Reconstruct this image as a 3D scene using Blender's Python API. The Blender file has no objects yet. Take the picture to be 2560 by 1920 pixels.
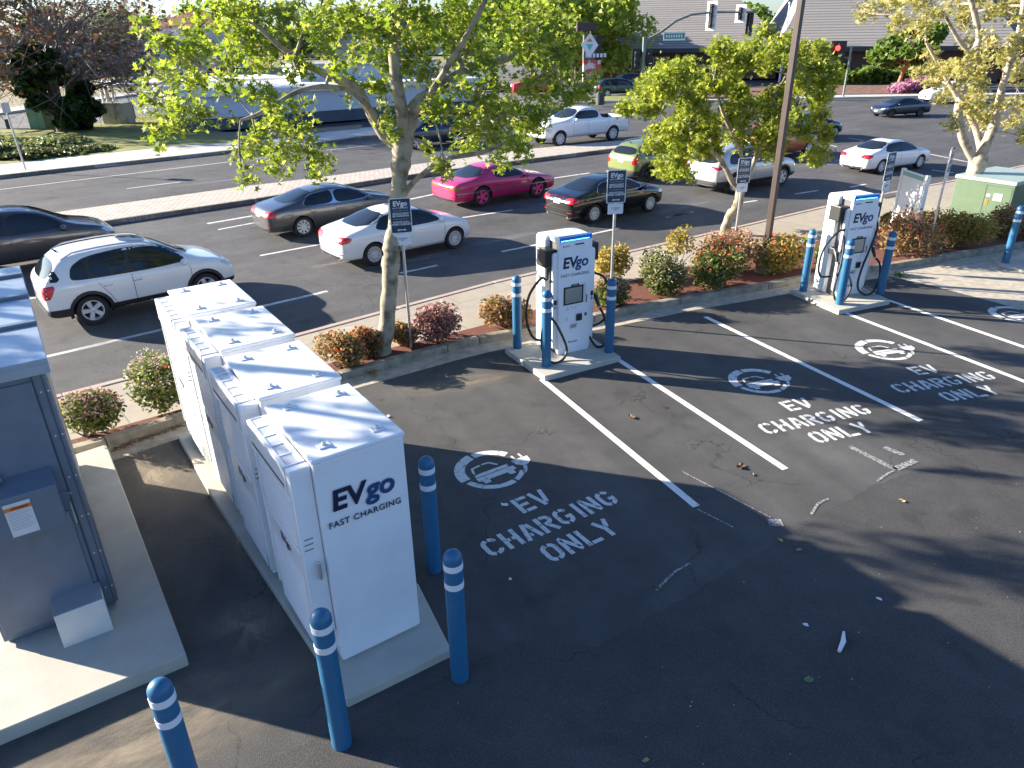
import bpy, bmesh, math, random
import numpy as np
from mathutils import Vector, Matrix
from mathutils.bvhtree import BVHTree
R=math.radians
random.seed(7)
C=bpy.context.scene.collection
scn=bpy.context.scene
# ---------------------------------------------------------------- camera
HC=5.5; FL=1818.2
PIT,ROL=R(25.85),R(-.914)
fw=Vector((0,math.cos(PIT),-math.sin(PIT))); r0=Vector((1,0,0)); u0=r0.cross(fw)
rt=math.cos(ROL)*r0+math.sin(ROL)*u0; up=-math.sin(ROL)*r0+math.cos(ROL)*u0
cam=bpy.data.cameras.new('camera'); camo=bpy.data.objects.new('camera',cam); C.objects.link(camo)
cam.sensor_width=36; cam.lens=FL/2560*36; cam.clip_end=4000; cam.clip_start=.1
M=Matrix((rt,up,-fw)).transposed().to_4x4(); M.translation=(0,0,HC); camo.matrix_world=M
scn.camera=camo
# ---------------------------------------------------------------- light
EL=R(18.5); AZ=R(-16.5)                     # shadows fall towards AZ
ld=Vector((math.cos(AZ)*math.cos(EL),math.sin(AZ)*math.cos(EL),-math.sin(EL)))
w=bpy.data.worlds.new('World'); scn.world=w; w.use_nodes=True
nt=w.node_tree; sky=nt.nodes.new('ShaderNodeTexSky'); sky.sky_type='NISHITA'; sky.sun_disc=False
sky.sun_elevation=EL; sky.sun_rotation=math.atan2(-ld.x,-ld.y); sky.air_density=1.0; sky.dust_density=.6; sky.ozone_density=3.0
bg=nt.nodes['Background']; tn=nt.nodes.new('ShaderNodeVectorMath'); tn.operation='MULTIPLY'; tn.inputs[1].default_value=(.86,.97,1.2); nt.links.new(sky.outputs[0],tn.inputs[0]); nt.links.new(tn.outputs[0],bg.inputs[0]); bg.inputs[1].default_value=.064
sl=bpy.data.lights.new('sun','SUN'); sl.energy=5.0; sl.angle=R(.5); sl.color=(1,.91,.78)
so=bpy.data.objects.new('sun',sl); C.objects.link(so); so.rotation_euler=ld.to_track_quat('-Z','Y').to_euler(); so.location=(-30,10,30)
scn.view_settings.view_transform='Standard'; scn.view_settings.look='None'; scn.view_settings.exposure=1.85; scn.view_settings.gamma=1
# ---------------------------------------------------------------- helpers
def at(px,py,z=0):
    d=fw*FL+rt*(px-1280)-up*(py-960); t=(z-HC)/d.z
    return Vector((d.x*t,d.y*t,z))
def pt(px,py,Y):
    d=fw*FL+rt*(px-1280)-up*(py-960); return Vector((0,0,HC))+d*(Y/d.y)
def hgt(g,py):
    lo,hi=0,40
    for _ in range(50):
        m=(lo+hi)/2; v=Vector((g[0],g[1],m-HC)); y=960-FL*v.dot(up)/v.dot(fw)
        if y>py: lo=m
        else: hi=m
    return lo
def ppm(p): return FL/(Vector(p)-Vector((0,0,HC))).dot(fw)
S=R(25.2); SX=Vector((math.cos(S),math.sin(S),0)); SY=Vector((-math.sin(S),math.cos(S),0))
def sf(x,y,z=0): return SX*x+SY*y+Vector((0,0,z))
MT={}
def mat(name,col,rough=.6,metal=0,var=0,vs=3,bump=0,bs=40,spec=.5,col2=None,coat=0,emit=0,thr=(.35,.65),detail=4):
    if name in MT: return MT[name]
    m=bpy.data.materials.new(name); m.use_nodes=True; n=m.node_tree.nodes; l=m.node_tree.links; b=n['Principled BSDF']
    b.inputs['Base Color'].default_value=(*col,1); b.inputs['Roughness'].default_value=rough; b.inputs['Metallic'].default_value=metal
    b.inputs['Specular IOR Level'].default_value=spec; b.inputs['Coat Weight'].default_value=coat; b.inputs['Coat Roughness'].default_value=.05
    if emit: b.inputs['Emission Color'].default_value=(*col,1); b.inputs['Emission Strength'].default_value=emit
    tc=n.new('ShaderNodeTexCoord')
    if var or col2:
        nz=n.new('ShaderNodeTexNoise'); nz.inputs['Scale'].default_value=vs; nz.inputs['Detail'].default_value=detail; l.new(tc.outputs['Object'],nz.inputs['Vector'])
        cr=n.new('ShaderNodeValToRGB'); l.new(nz.outputs['Fac'],cr.inputs[0]); cr.color_ramp.elements[0].position=thr[0]; cr.color_ramp.elements[1].position=thr[1]
        c2=col2 or tuple(c*(1-var) for c in col); c1=col if col2 else tuple(min(1,c*(1+var)) for c in col)
        cr.color_ramp.elements[0].color=(*c2,1); cr.color_ramp.elements[1].color=(*c1,1); l.new(cr.outputs[0],b.inputs['Base Color'])
    if bump:
        nb=n.new('ShaderNodeTexNoise'); nb.inputs['Scale'].default_value=bs; nb.inputs['Detail'].default_value=3; l.new(tc.outputs['Object'],nb.inputs['Vector'])
        bp=n.new('ShaderNodeBump'); bp.inputs['Strength'].default_value=bump; bp.inputs['Distance'].default_value=.01; l.new(nb.outputs['Fac'],bp.inputs['Height']); l.new(bp.outputs[0],b.inputs['Normal'])
    MT[name]=m; return m
def asphalt(name,c,tint=(1,1,1),crack=True,streak=None):
    m=bpy.data.materials.new(name); m.use_nodes=True; n=m.node_tree.nodes; l=m.node_tree.links; b=n['Principled BSDF']; b.inputs['Roughness'].default_value=.82; b.inputs['Specular IOR Level'].default_value=.35
    tc=n.new('ShaderNodeTexCoord')
    def noise(s,d=4,r=.55):
        z=n.new('ShaderNodeTexNoise'); z.inputs['Scale'].default_value=s; z.inputs['Detail'].default_value=d; z.inputs['Roughness'].default_value=r; l.new(tc.outputs['Object'],z.inputs['Vector']); return z.outputs['Fac']
    def rng(f,a,b_,c_,d_):
        z=n.new('ShaderNodeMapRange'); l.new(f,z.inputs[0]); 
        for i,v in enumerate((a,b_,c_,d_)): z.inputs[i+1].default_value=v
        return z.outputs[0]
    def mul(a,b_):
        z=n.new('ShaderNodeMath'); z.operation='MULTIPLY'; l.new(a,z.inputs[0]); l.new(b_,z.inputs[1]); return z.outputs[0]
    f=rng(noise(.35,5,.6),.3,.7,.78,1.2); f=mul(f,rng(noise(2.2,6,.7),.3,.7,.85,1.14)); f=mul(f,rng(noise(75,3,.7),.3,.7,.55,1.5)); f=mul(f,rng(noise(260,1),.35,.65,.7,1.35)); f=mul(f,rng(noise(38,2),.68,.76,1,1.5))
    f=mul(f,rng(noise(1.3,3),.60,.70,1,.76))
    if streak is not None:
        mp=n.new('ShaderNodeMapping'); mp.inputs['Rotation'].default_value=(0,0,streak); l.new(tc.outputs['Object'],mp.inputs[0]); vs_=n.new('ShaderNodeVectorMath'); vs_.operation='MULTIPLY'; l.new(mp.outputs[0],vs_.inputs[0]); vs_.inputs[1].default_value=(.09,.85,1)
        zs=n.new('ShaderNodeTexNoise'); zs.inputs['Scale'].default_value=1; zs.inputs['Detail'].default_value=5; zs.inputs['Roughness'].default_value=.6; l.new(vs_.outputs[0],zs.inputs['Vector']); f=mul(f,rng(zs.outputs['Fac'],.35,.65,.84,1.16))
    if crack:
        dn=n.new('ShaderNodeTexNoise'); dn.inputs['Scale'].default_value=1.7; dn.inputs['Detail'].default_value=6; l.new(tc.outputs['Object'],dn.inputs['Vector'])
        vm=n.new('ShaderNodeVectorMath'); vm.operation='MULTIPLY_ADD'; l.new(dn.outputs['Color'],vm.inputs[0]); vm.inputs[1].default_value=(.9,.9,.9); l.new(tc.outputs['Object'],vm.inputs[2])
        vo=n.new('ShaderNodeTexVoronoi'); vo.feature='DISTANCE_TO_EDGE'; vo.inputs['Scale'].default_value=.32; l.new(vm.outputs[0],vo.inputs['Vector'])
        cr=rng(vo.outputs['Distance'],.0008,.0032,.5,1); 
        msk=rng(noise(.5,2),.5,.56,1,0)
        mx=n.new('ShaderNodeMath'); mx.operation='MAXIMUM'; l.new(cr,mx.inputs[0]); l.new(msk,mx.inputs[1]); f=mul(f,mx.outputs[0])
    mc=n.new('ShaderNodeVectorMath'); mc.operation='SCALE'; mc.inputs[0].default_value=tuple(c*t for t in tint); l.new(f,mc.inputs['Scale'])
    l.new(mc.outputs[0],b.inputs['Base Color'])
    bp=n.new('ShaderNodeBump'); bp.inputs['Strength'].default_value=.6; bp.inputs['Distance'].default_value=.012; l.new(noise(110,3),bp.inputs['Height']); l.new(bp.outputs[0],b.inputs['Normal'])
    MT[name]=m; return m
def bricks(name,c1,c2,mortar,scale,rot,bw=.5,bh=.25,ms=.02,rough=.85,var=.25):
    m=bpy.data.materials.new(name); m.use_nodes=True; n=m.node_tree.nodes; l=m.node_tree.links; b=n['Principled BSDF']; b.inputs['Roughness'].default_value=rough
    tc=n.new('ShaderNodeTexCoord'); mp=n.new('ShaderNodeMapping'); mp.inputs['Rotation'].default_value=(0,0,rot); l.new(tc.outputs['Object'],mp.inputs[0])
    br=n.new('ShaderNodeTexBrick'); l.new(mp.outputs[0],br.inputs['Vector']); br.inputs['Color1'].default_value=(*c1,1); br.inputs['Color2'].default_value=(*c2,1); br.inputs['Mortar'].default_value=(*mortar,1)
    br.inputs['Scale'].default_value=scale; br.inputs['Mortar Size'].default_value=ms; br.inputs['Brick Width'].default_value=bw; br.inputs['Row Height'].default_value=bh
    nz=n.new('ShaderNodeTexNoise'); nz.inputs['Scale'].default_value=2.5; nz.inputs['Detail'].default_value=8; nz.inputs['Roughness'].default_value=.7; l.new(tc.outputs['Object'],nz.inputs['Vector'])
    mr=n.new('ShaderNodeMapRange'); l.new(nz.outputs['Fac'],mr.inputs[0]); 
    for i,v in enumerate((.3,.7,1-var,1+var*.5)): mr.inputs[i+1].default_value=v
    vm=n.new('ShaderNodeVectorMath'); vm.operation='SCALE'; l.new(br.outputs['Color'],vm.inputs[0]); l.new(mr.outputs[0],vm.inputs['Scale']); l.new(vm.outputs[0],b.inputs['Base Color'])
    MT[name]=m; return m
def leafmat(name,c1,c2,tr=.45,c3=None):
    m=bpy.data.materials.new(name); m.use_nodes=True; n=m.node_tree.nodes; l=m.node_tree.links; b=n['Principled BSDF']; b.inputs['Roughness'].default_value=.55; b.inputs['Specular IOR Level'].default_value=.35
    g=n.new('ShaderNodeNewGeometry'); cr=n.new('ShaderNodeValToRGB'); l.new(g.outputs['Random Per Island'],cr.inputs[0])
    e=cr.color_ramp.elements; e[0].color=(*c1,1); e[1].color=(*c2,1)
    if c3: x=e.new(.8); x.color=(*c2,1); e[2].color=(*c3,1)
    t=n.new('ShaderNodeBsdfTranslucent'); mx=n.new('ShaderNodeMixShader'); mx.inputs[0].default_value=tr
    hs=n.new('ShaderNodeHueSaturation'); hs.inputs['Saturation'].default_value=1.1; hs.inputs['Value'].default_value=1.5; l.new(cr.outputs[0],hs.inputs['Color'])
    l.new(cr.outputs[0],b.inputs['Base Color']); l.new(hs.outputs[0],t.inputs[0])
    l.new(b.outputs[0],mx.inputs[1]); l.new(t.outputs[0],mx.inputs[2]); l.new(mx.outputs[0],n['Material Output'].inputs[0])
    MT[name]=m; return m
class MB:
    def __init__(s): s.v=[];s.f=[];s.mi=[]
    def add(s,vs,fs,m=0):
        o=len(s.v); s.v+= [tuple(v) for v in vs]; s.f+=[tuple(i+o for i in f) for f in fs]; s.mi+=[m]*len(fs); return s
    def box(s,x0,y0,z0,x1,y1,z1,m=0,T=None):
        vs=[Vector(p) for p in ((x0,y0,z0),(x1,y0,z0),(x1,y1,z0),(x0,y1,z0),(x0,y0,z1),(x1,y0,z1),(x1,y1,z1),(x0,y1,z1))]
        if T: vs=[T@v for v in vs]
        return s.add(vs,[(0,3,2,1),(4,5,6,7),(0,1,5,4),(1,2,6,5),(2,3,7,6),(3,0,4,7)],m)
    def tube(s,path,rad,n=8,m=0,cap=True):
        path=[Vector(p) for p in path]; k=len(path)
        if not hasattr(rad,'__len__'): rad=[rad]*k
        vs=[];fs=[]; prev=None
        for i,p in enumerate(path):
            d=(path[min(i+1,k-1)]-path[max(i-1,0)]); d=d.normalized() if d.length>1e-9 else Vector((0,0,1))
            a=prev if prev else (Vector((1,0,0)) if abs(d.x)<.8 else Vector((0,1,0)))
            a=(a-d*a.dot(d)); a=a.normalized() if a.length>1e-6 else d.orthogonal().normalized(); prev=a; b=d.cross(a)
            for j in range(n):
                t=2*math.pi*j/n; vs.append(p+(a*math.cos(t)+b*math.sin(t))*rad[i])
        for i in range(k-1):
            for j in range(n): fs.append((i*n+j,i*n+(j+1)%n,(i+1)*n+(j+1)%n,(i+1)*n+j))
        if cap: fs.append(tuple(range(n))[::-1]); fs.append(tuple((k-1)*n+j for j in range(n)))
        return s.add(vs,fs,m)
    def lathe(s,prof,n=20,m=0,T=None,cap=True):
        vs=[];fs=[];k=len(prof)
        for r,z in prof:
            for j in range(n):
                t=2*math.pi*j/n; v=Vector((r*math.cos(t),r*math.sin(t),z)); vs.append(T@v if T else v)
        for i in range(k-1):
            for j in range(n): fs.append((i*n+j,i*n+(j+1)%n,(i+1)*n+(j+1)%n,(i+1)*n+j))
        if cap: fs.append(tuple(range(n))[::-1]); fs.append(tuple((k-1)*n+j for j in range(n)))
        return s.add(vs,fs,m)
    def prism(s,pts,z0,z1,m=0,T=None):
        n=len(pts); vs=[Vector((p[0],p[1],z0)) for p in pts]+[Vector((p[0],p[1],z1)) for p in pts]
        if T: vs=[T@v for v in vs]
        return s.add(vs,[tuple(range(n))[::-1],tuple(range(n,2*n))]+[(i,(i+1)%n,(i+1)%n+n,i+n) for i in range(n)],m)
    def build(s,name,mats,parent=None,smooth=False,bevel=0,seg=2,ang=35):
        me=bpy.data.meshes.new(name); me.from_pydata(s.v,[],s.f); me.update()
        if not isinstance(mats,(list,tuple)): mats=[mats]
        for m in mats: me.materials.append(m)
        if len(mats)>1: me.polygons.foreach_set('material_index',s.mi)
        if smooth: me.polygons.foreach_set('use_smooth',[True]*len(me.polygons)); me.set_sharp_from_angle(angle=R(ang))
        o=bpy.data.objects.new(name,me); C.objects.link(o); o.parent=parent
        if bevel:
            b=o.modifiers.new('bevel','BEVEL'); b.width=bevel; b.segments=seg; b.limit_method='ANGLE'; b.angle_limit=R(40); b.harden_normals=False
        return o
def tag(o,label=None,cat=None,group=None,kind=None):
    if label: o['label']=label
    if cat: o['category']=cat
    if group: o['group']=group
    if kind: o['kind']=kind
    return o
def thing(name,label,cat,loc=(0,0,0),rz=0,group=None):
    o=bpy.data.objects.new(name,None); C.objects.link(o); o.empty_display_size=.2; o.location=loc; o.rotation_euler=(0,0,rz); return tag(o,label,cat,group)
def copy_tree(o,loc=None,rz=None,label=None,group=None,parent=None):
    c=o.copy(); C.objects.link(c); c.parent=parent
    if loc is not None: c.location=loc
    if rz is not None: c.rotation_euler=(0,0,rz)
    if label: c['label']=label
    if group: c['group']=group
    for ch in list(o.children): copy_tree(ch,parent=c)
    return c
def struct(o): o['kind']='structure'; return o
def sheet(name,pts,z,m,thick=0,kind='structure'):
    mb=MB(); P=[(p[0],p[1]) for p in pts]
    ar=sum(P[i][0]*P[(i+1)%len(P)][1]-P[(i+1)%len(P)][0]*P[i][1] for i in range(len(P)))
    if ar<0: P=P[::-1]
    if thick: mb.prism(P,z-thick,z)
    else: mb.add([(x,y,z) for x,y in P],[tuple(range(len(P)))])
    o=mb.build(name,m)
    if kind: o['kind']=kind
    return o
def offset(pts,d):
    out=[]; n=len(pts)
    for i,p in enumerate(pts):
        a=pts[max(i-1,0)]; b=pts[min(i+1,n-1)]; t=Vector((b[0]-a[0],b[1]-a[1])).normalized(); out.append(Vector((p[0]-t.y*d,p[1]+t.x*d,0)))
    return out
def resample(pts,step):
    out=[Vector(pts[0])]
    for a,b in zip(pts[:-1],pts[1:]):
        a=Vector(a);b=Vector(b);k=max(1,round((b-a).length/step))
        out+=[a.lerp(b,(i+1)/k) for i in range(k)]
    return out
def kerb(name,line,wd,z0,z1,m,gap=.012,step=2.4):
    """kerb stones following a line, `wd` wide to the left of it"""
    pts=resample(line,step); oth=offset(pts,wd); mb=MB()
    for i in range(len(pts)-1):
        a,b,c,d=pts[i],pts[i+1],oth[i+1],oth[i]; u=(b-a).normalized()*gap/2
        mb.prism([(a+u)[:2],(b-u)[:2],(c-u)[:2],(d+u)[:2]],z0,z1)
    o=mb.build(name,m,bevel=.015); o['kind']='structure'; return o
TXT={}
def text(name,s,size,m,parent,loc,rot,bold=0,align='CENTER',ext=.001,shear=0,sp=1,label=None):
    k=(s,size,bold,align,ext,shear,sp,m.name)
    if k not in TXT:
        cu=bpy.data.curves.new(name,'FONT'); cu.body=s; cu.size=size; cu.offset=bold; cu.align_x=align; cu.align_y='CENTER'; cu.extrude=ext; cu.shear=shear; cu.space_character=sp; cu.space_line=.9; cu.resolution_u=3
        t=bpy.data.objects.new('t',cu); C.objects.link(t); dg=bpy.context.evaluated_depsgraph_get(); me=bpy.data.meshes.new_from_object(t.evaluated_get(dg)); bpy.data.objects.remove(t); bpy.data.curves.remove(cu)
        me.materials.clear(); me.materials.append(m); me.name=name; TXT[k]=me
    o=bpy.data.objects.new(name,TXT[k]); C.objects.link(o); o.parent=parent; o.location=loc; o.rotation_euler=rot; return o
# ---------------------------------------------------------------- materials
A_LOT=asphalt('lot_asphalt',.074,(1,.965,.91),streak=R(65)); A_LANE=asphalt('aisle_asphalt',.061,(1,.96,.90)); A_ROAD=asphalt('road_asphalt',.082,(1,.975,.955),streak=R(-37.5)); A_OLD=asphalt('side_street_asphalt',.15,(1,.98,.96),False)
CONC=mat('concrete',(.42,.37,.29),.85,var=.18,vs=6,bump=.2,bs=60,detail=8)
PADC=mat('pad_concrete',(.50,.47,.39),.8,col2=(.40,.375,.31),thr=(.22,.75),vs=3.5,bump=.15,bs=50,detail=9)
KERB=mat('kerb_concrete',(.27,.24,.18),.9,var=.3,vs=5,bump=.4,bs=50,detail=10)
PINK=mat('faded_red_kerb',(.42,.29,.25),.85,col2=(.4,.34,.28),vs=3,detail=8,thr=(.4,.6))
SIDEW=bricks('sidewalk_concrete',(.36,.31,.24),(.39,.335,.26),(.2,.17,.13),.62,R(-38.7),1,1,.006,var=.14)
FARW=bricks('far_sidewalk',(.52,.49,.42),(.55,.51,.44),(.3,.28,.24),.62,R(-38),1,1,.008,var=.12)
MED=bricks('median_pavers',(.56,.49,.41),(.49,.42,.35),(.30,.26,.21),2.2,R(-36.5),.5,.5,.035,var=.2)
MULCH=mat('mulch',(.20,.06,.035),.95,col2=(.05,.028,.02),vs=38,bump=1,bs=60,thr=(.3,.6),detail=6)
DIRT=mat('dirt',(.26,.19,.12),.95,var=.3,vs=4,bump=.5,bs=20,detail=8)
DRY=mat('dry_grass',(.30,.24,.12),.95,col2=(.17,.15,.07),vs=.6,bump=.5,bs=8,detail=9)
GRASS=mat('lawn',(.30,.28,.07),.95,col2=(.14,.18,.04),vs=1.2,bump=.6,bs=12,detail=9)
def worn(name,c,c2,vs,t):
    return mat(name,c,.75,col2=c2,vs=vs,thr=t,detail=12)
PAINT=worn('road_paint',(.74,.72,.68),(.5,.48,.44),9,(.28,.42)); FADED=worn('faded_paint',(.40,.39,.37),(.10,.095,.09),35,(.42,.60)); SPAINT=worn('street_paint',(.6,.59,.56),(.3,.29,.28),5,(.3,.45))
WHITE=mat('white_enamel',(.80,.81,.82),.32,var=.03,vs=3,coat=.3); WPLAIN=mat('white_paint',(.78,.78,.76),.5); OFFW=mat('off_white',(.62,.63,.64),.5)
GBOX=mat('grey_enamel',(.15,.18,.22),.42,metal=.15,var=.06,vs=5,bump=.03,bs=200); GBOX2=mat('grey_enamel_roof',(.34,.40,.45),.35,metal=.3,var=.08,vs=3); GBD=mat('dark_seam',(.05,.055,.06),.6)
GALV=mat('galvanised',(.55,.56,.56),.42,metal=.7,var=.05,vs=4); ALU=mat('aluminium',(.62,.62,.63),.35,metal=.8,var=.06,vs=9)
BOLB=mat('bollard_blue',(.02,.125,.245),.42,col2=(.04,.14,.25),vs=9,thr=(.3,.42),detail=10); REFL=mat('reflective_white',(.72,.73,.74),.4)
BLK=mat('black_plastic',(.018,.018,.02),.45); DKG=mat('dark_grey_plastic',(.10,.095,.10),.55); RUB=mat('cable_rubber',(.014,.014,.015),.5); NAVY=mat('navy_ink',(.006,.014,.045),.45); NAVY2=mat('blue_ink',(.018,.06,.17),.45)
SIGNB=mat('sign_blue',(.022,.045,.075),.4); SCR=mat('screen_glass',(.27,.29,.25),.12,spec=.8); BLUEL=mat('blue_lens',(.03,.2,.65),.15); LED=mat('blue_led',(.08,.55,1),.4,emit=5)
STEEL=mat('bronze_pole',(.055,.035,.028),.5,var=.15,vs=3); ORAN=mat('orange_label',(.75,.2,.03),.5); LABW=mat('label_white',(.66,.66,.64),.5); GRY=mat('grey_ink',(.25,.26,.28),.6)
TYRE=mat('tyre',(.018,.018,.018),.75,bump=.2,bs=60); ARCH=mat('wheel_arch',(.012,.012,.012),.8); TRIM=mat('trim_black',(.022,.022,.024),.55); GLASS=mat('tinted_glass',(.012,.016,.02),.05,spec=.55); CHROME=mat('chrome',(.75,.75,.76),.15,metal=1); RIM=mat('alloy',(.62,.62,.63),.35,metal=.25); RIMD=mat('alloy_dark',(.06,.06,.062),.35,metal=.6)
TAIL=mat('tail_lens',(.55,.01,.015),.15,coat=.6); HEAD=mat('head_lens',(.55,.57,.6),.08,coat=1,spec=.8); AMB=mat('amber_lens',(.7,.18,.04),.15); PLATE=mat('plate',(.72,.72,.70),.5); SEAM=mat('panel_gap',(.03,.03,.03),.7)
BARK=mat('bark',(.36,.31,.22),.85,col2=(.13,.115,.075),vs=5,bump=.6,bs=18,thr=(.34,.56),detail=8); BARKD=mat('bark_dark',(.11,.085,.07),.9,var=.3,vs=5,bump=.6,bs=20); BARKP=mat('pale_twig',(.22,.17,.14),.9,var=.2)
L1=leafmat('maple_leaf',(.12,.19,.03),(.26,.31,.05),.55,(.44,.42,.13)); L2=leafmat('plane_leaf',(.16,.22,.03),(.31,.34,.06),.55,(.45,.43,.14)); L3=leafmat('pale_leaf',(.26,.26,.08),(.45,.41,.15),.5,(.55,.47,.24))
LD=leafmat('ivy_leaf',(.015,.03,.008),(.04,.065,.012),.25); LR=leafmat('reddish_leaf',(.06,.06,.025),(.17,.10,.05),.35,(.30,.11,.05)); LBG=leafmat('bright_leaf',(.22,.28,.05),(.40,.45,.10),.5); LFAR=leafmat('far_leaf',(.10,.15,.06),(.19,.24,.10),.35); LG=leafmat('hedge_leaf',(.07,.13,.025),(.19,.26,.05),.4)
# ---------------------------------------------------------------- ground
z_road=-.15
sheet('ground',[(-1500,-600),(1500,-600),(1500,2500),(-1500,2500)],-.3,DRY)
sheet('road',[(-160,-60),(260,-60),(260,128),(-160,128)],z_road,A_ROAD)
KL=[at(*p) for p in ((-900,1440),(-300,1290),(0,1197),(271,1122),(474,1056),(680,1000),(856,953),(1120,881),(1200,862),(1487,805),(1700,762),(1920,725),(2047,700),(2221,676),(2560,621),(2900,560),(3300,500))]
KR=[at(*p) for p in ((-900,1290),(-300,1115),(159,990.8),(450,916),(736,842.7),(1000,771),(1240,706.7),(1560,634),(1840,570.7),(2060,519),(2197,489.5),(2389,452),(2560,415),(2800,370),(3300,310))]
lot=KL+[Vector((60,30,0)),Vector((60,-20,0)),Vector((-30,-20,0))]
sheet('parking_lot',lot,0,A_LOT,.3)
PB=[at(*p) for p in ((-900,1390),(-300,1250),(0,1163),(250,1093),(470,1030),(690,960),(860,908),(1000,874),(1180,830),(1300,797),(1400,762),(1560,715),(1720,673),(1900,640),(2100,596),(2300,560),(2560,508),(2900,450),(3300,400))]
sheet('sidewalk',offset(KL,.1)+KR[::-1],-.01,SIDEW,.3)
kerb('street_kerb',KR,.16,-.3,.006,PINK,step=3)
sheet('planter_soil',offset(KL,.13)+PB[::-1],.085,MULCH,.2)
kerb('planter_kerb',KL,.17,-.1,.15,KERB)
gut=offset(KL,-.42); sheet('gutter_strip',KL+gut[::-1],.004,CONC)
drv=[at(2196,686),at(2330,715),at(2560,776),at(2900,870),at(3300,900),at(3300,560),at(2900,562),at(2560,622),at(2221,677)]
sheet('driveway_apron',drv,.008,CONC)
# aisle asphalt with a ragged seam
random.seed(3); seam=[(-6,3.6),(-2,4.25),(-.22,4.61),(2.39,4.92),(3,4.5),(4.09,4.66),(4.89,4.8),(5.87,4.96),(7.72,5.28),(10.57,5.25),(14,5.3),(22,5.6),(40,6)]
sp=resample([sf(*p) for p in seam],.12); sp=[p+SY*random.uniform(-.02,.02) for p in sp]
sheet('aisle_pavement',[p for p in sp]+[sf(40,-12),sf(-12,-12),sf(-12,3.2)],.002,A_LANE)
# street markings (each one painted line)
def dash(px0,px1,w,name='lane_line',z=z_road+.003,m=None):
    a=at(*px0,z); b=at(*px1,z); d=(b-a).normalized(); q=Vector((-d.y,d.x,0))*w/2
    return MARK.append(([a-q,b-q,b+q,a+q],m or SPAINT))
MARK=[]
for a,b,w_ in (((-200,965),(165,880),.13),((165,880),(420,820),.13),((420,820),(818.5,727.8),.13),((1000,683),(1094,663),.12),((1254,629),(1344,611),.12),((1475,586),(1548,570),.12),((1666,544),(1733,528.5),.12),((1841,509),(1892,501),.12),((1988,485),(2045,476),.12),
    ((650,639),(800,610.7),.12),((1156,544),(1282,525),.12),((1667,543),(1730,530),.12),((1835,509),(1895,499),.0) if 0 else ((60,748),(118,740),.12),
    ((518,559),(634,539),.16),((545,574),(640,556),.12),((600,580),(640,574),.0) if 0 else ((0,570),(80,562),.0001),((1025,498),(1120,478),.16),((1380,446),(1475,432),.14),((1515,428),(1560,418),.12),((2126,468),(2165,460),.12),((2330,425),(2385,432),.14),
    ((-400,522),(640,396.4),.1),((640,396.4),(953,360),.1),((953,360),(1460,304),.1),((316,471.5),(452,454.5),.1),((815,412),(842,408),.1),((2230,368),(2310,382),.12),((2310,382),(2420,405),.14),((2073,362),(2092,367),.12),((2122,345),(2160,352),.1)):
    if w_>.01: dash(a,b,w_)
mb=MB()
for q,m in MARK: mb.add(q,[(0,1,2,3)])
struct(mb.build('lane_markings',SPAINT))
# median
MN=[at(*p,-.15) for p in ((-500,684),(0,602),(248.8,566.4),(640,507),(973,453.5),(1329,405),(1540,378),(1600,372))]
MF=[at(*p) for p in ((-500,585),(78,539),(593,468),(800,443),(970,420),(1329,372),(1540,352),(1590,352))]
sheet('median_island',[p for p in MN]+[at(1625,360)]+MF[::-1],0,MED,.3)
kerb('median_kerb',MN,.17,-.3,.006,KERB,step=3.2)
sheet('median_tip',[at(1690,345),at(1770,336),at(1850,345),at(1780,352)],0,CONC,.3)
# far side
FK=[at(*p,-.15) for p in ((-500,500),(0,447),(240,420),(640,376),(766,368),(900,348),(1080,330),(1259,313),(1330,300))]
FW=[at(*p) for p in ((-500,455),(0,411),(246,385),(430,365),(570,356),(700,345),(889,320),(1080,310),(1230,296),(1330,285))]
sheet('far_sidewalk',FK+FW[::-1],0,FARW,.3)
kerb('far_kerb',FK,.18,-.3,.006,KERB,step=4)
SR=[at(*p) for p in ((-500,352),(0,322),(120,320),(197,317),(300,300),(373,287),(480,283))]
sheet('lawn',FW[:5]+[at(640,352),at(560,330),at(486,320)]+SR[::-1][1:]+[],.01,GRASS,.3)
sheet('side_street',[at(-500,325),at(0,290),at(231,256),at(353,240),at(430,232),at(486,250),at(480,283)]+SR[::-1],-.1,A_OLD)
mb=MB(); a=at(-300,312,-.09); b=at(197,276,-.09); c=at(373,256,-.09); d_=at(440,246,-.09)
for p,q in ((a,b),(b,c),(c,d_)):
    n_=(q-p).normalized(); n_=Vector((-n_.y,n_.x,0))*.1; mb.add([p-n_,q-n_,q+n_,p+n_],[(0,1,2,3)])
struct(mb.build('centre_line',mat('yellow_paint',(.6,.4,.08),.7)))
sheet('side_street_path',[at(-500,318),at(0,283),at(231,250),at(353,234),at(400,226),at(353,228),at(231,243),at(0,272),at(-500,300)],.02,FARW,.3)
sheet('dry_field',[at(-700,322),at(-500,300),at(0,272),at(231,243),at(400,222),at(500,180),at(100,175),at(-900,215)],.0,DRY,.3)
sheet('dirt_verge',[at(486,333),at(723,327),at(905,312),at(900,322),at(700,338),at(560,345)],.02,DIRT,.3)
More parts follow.
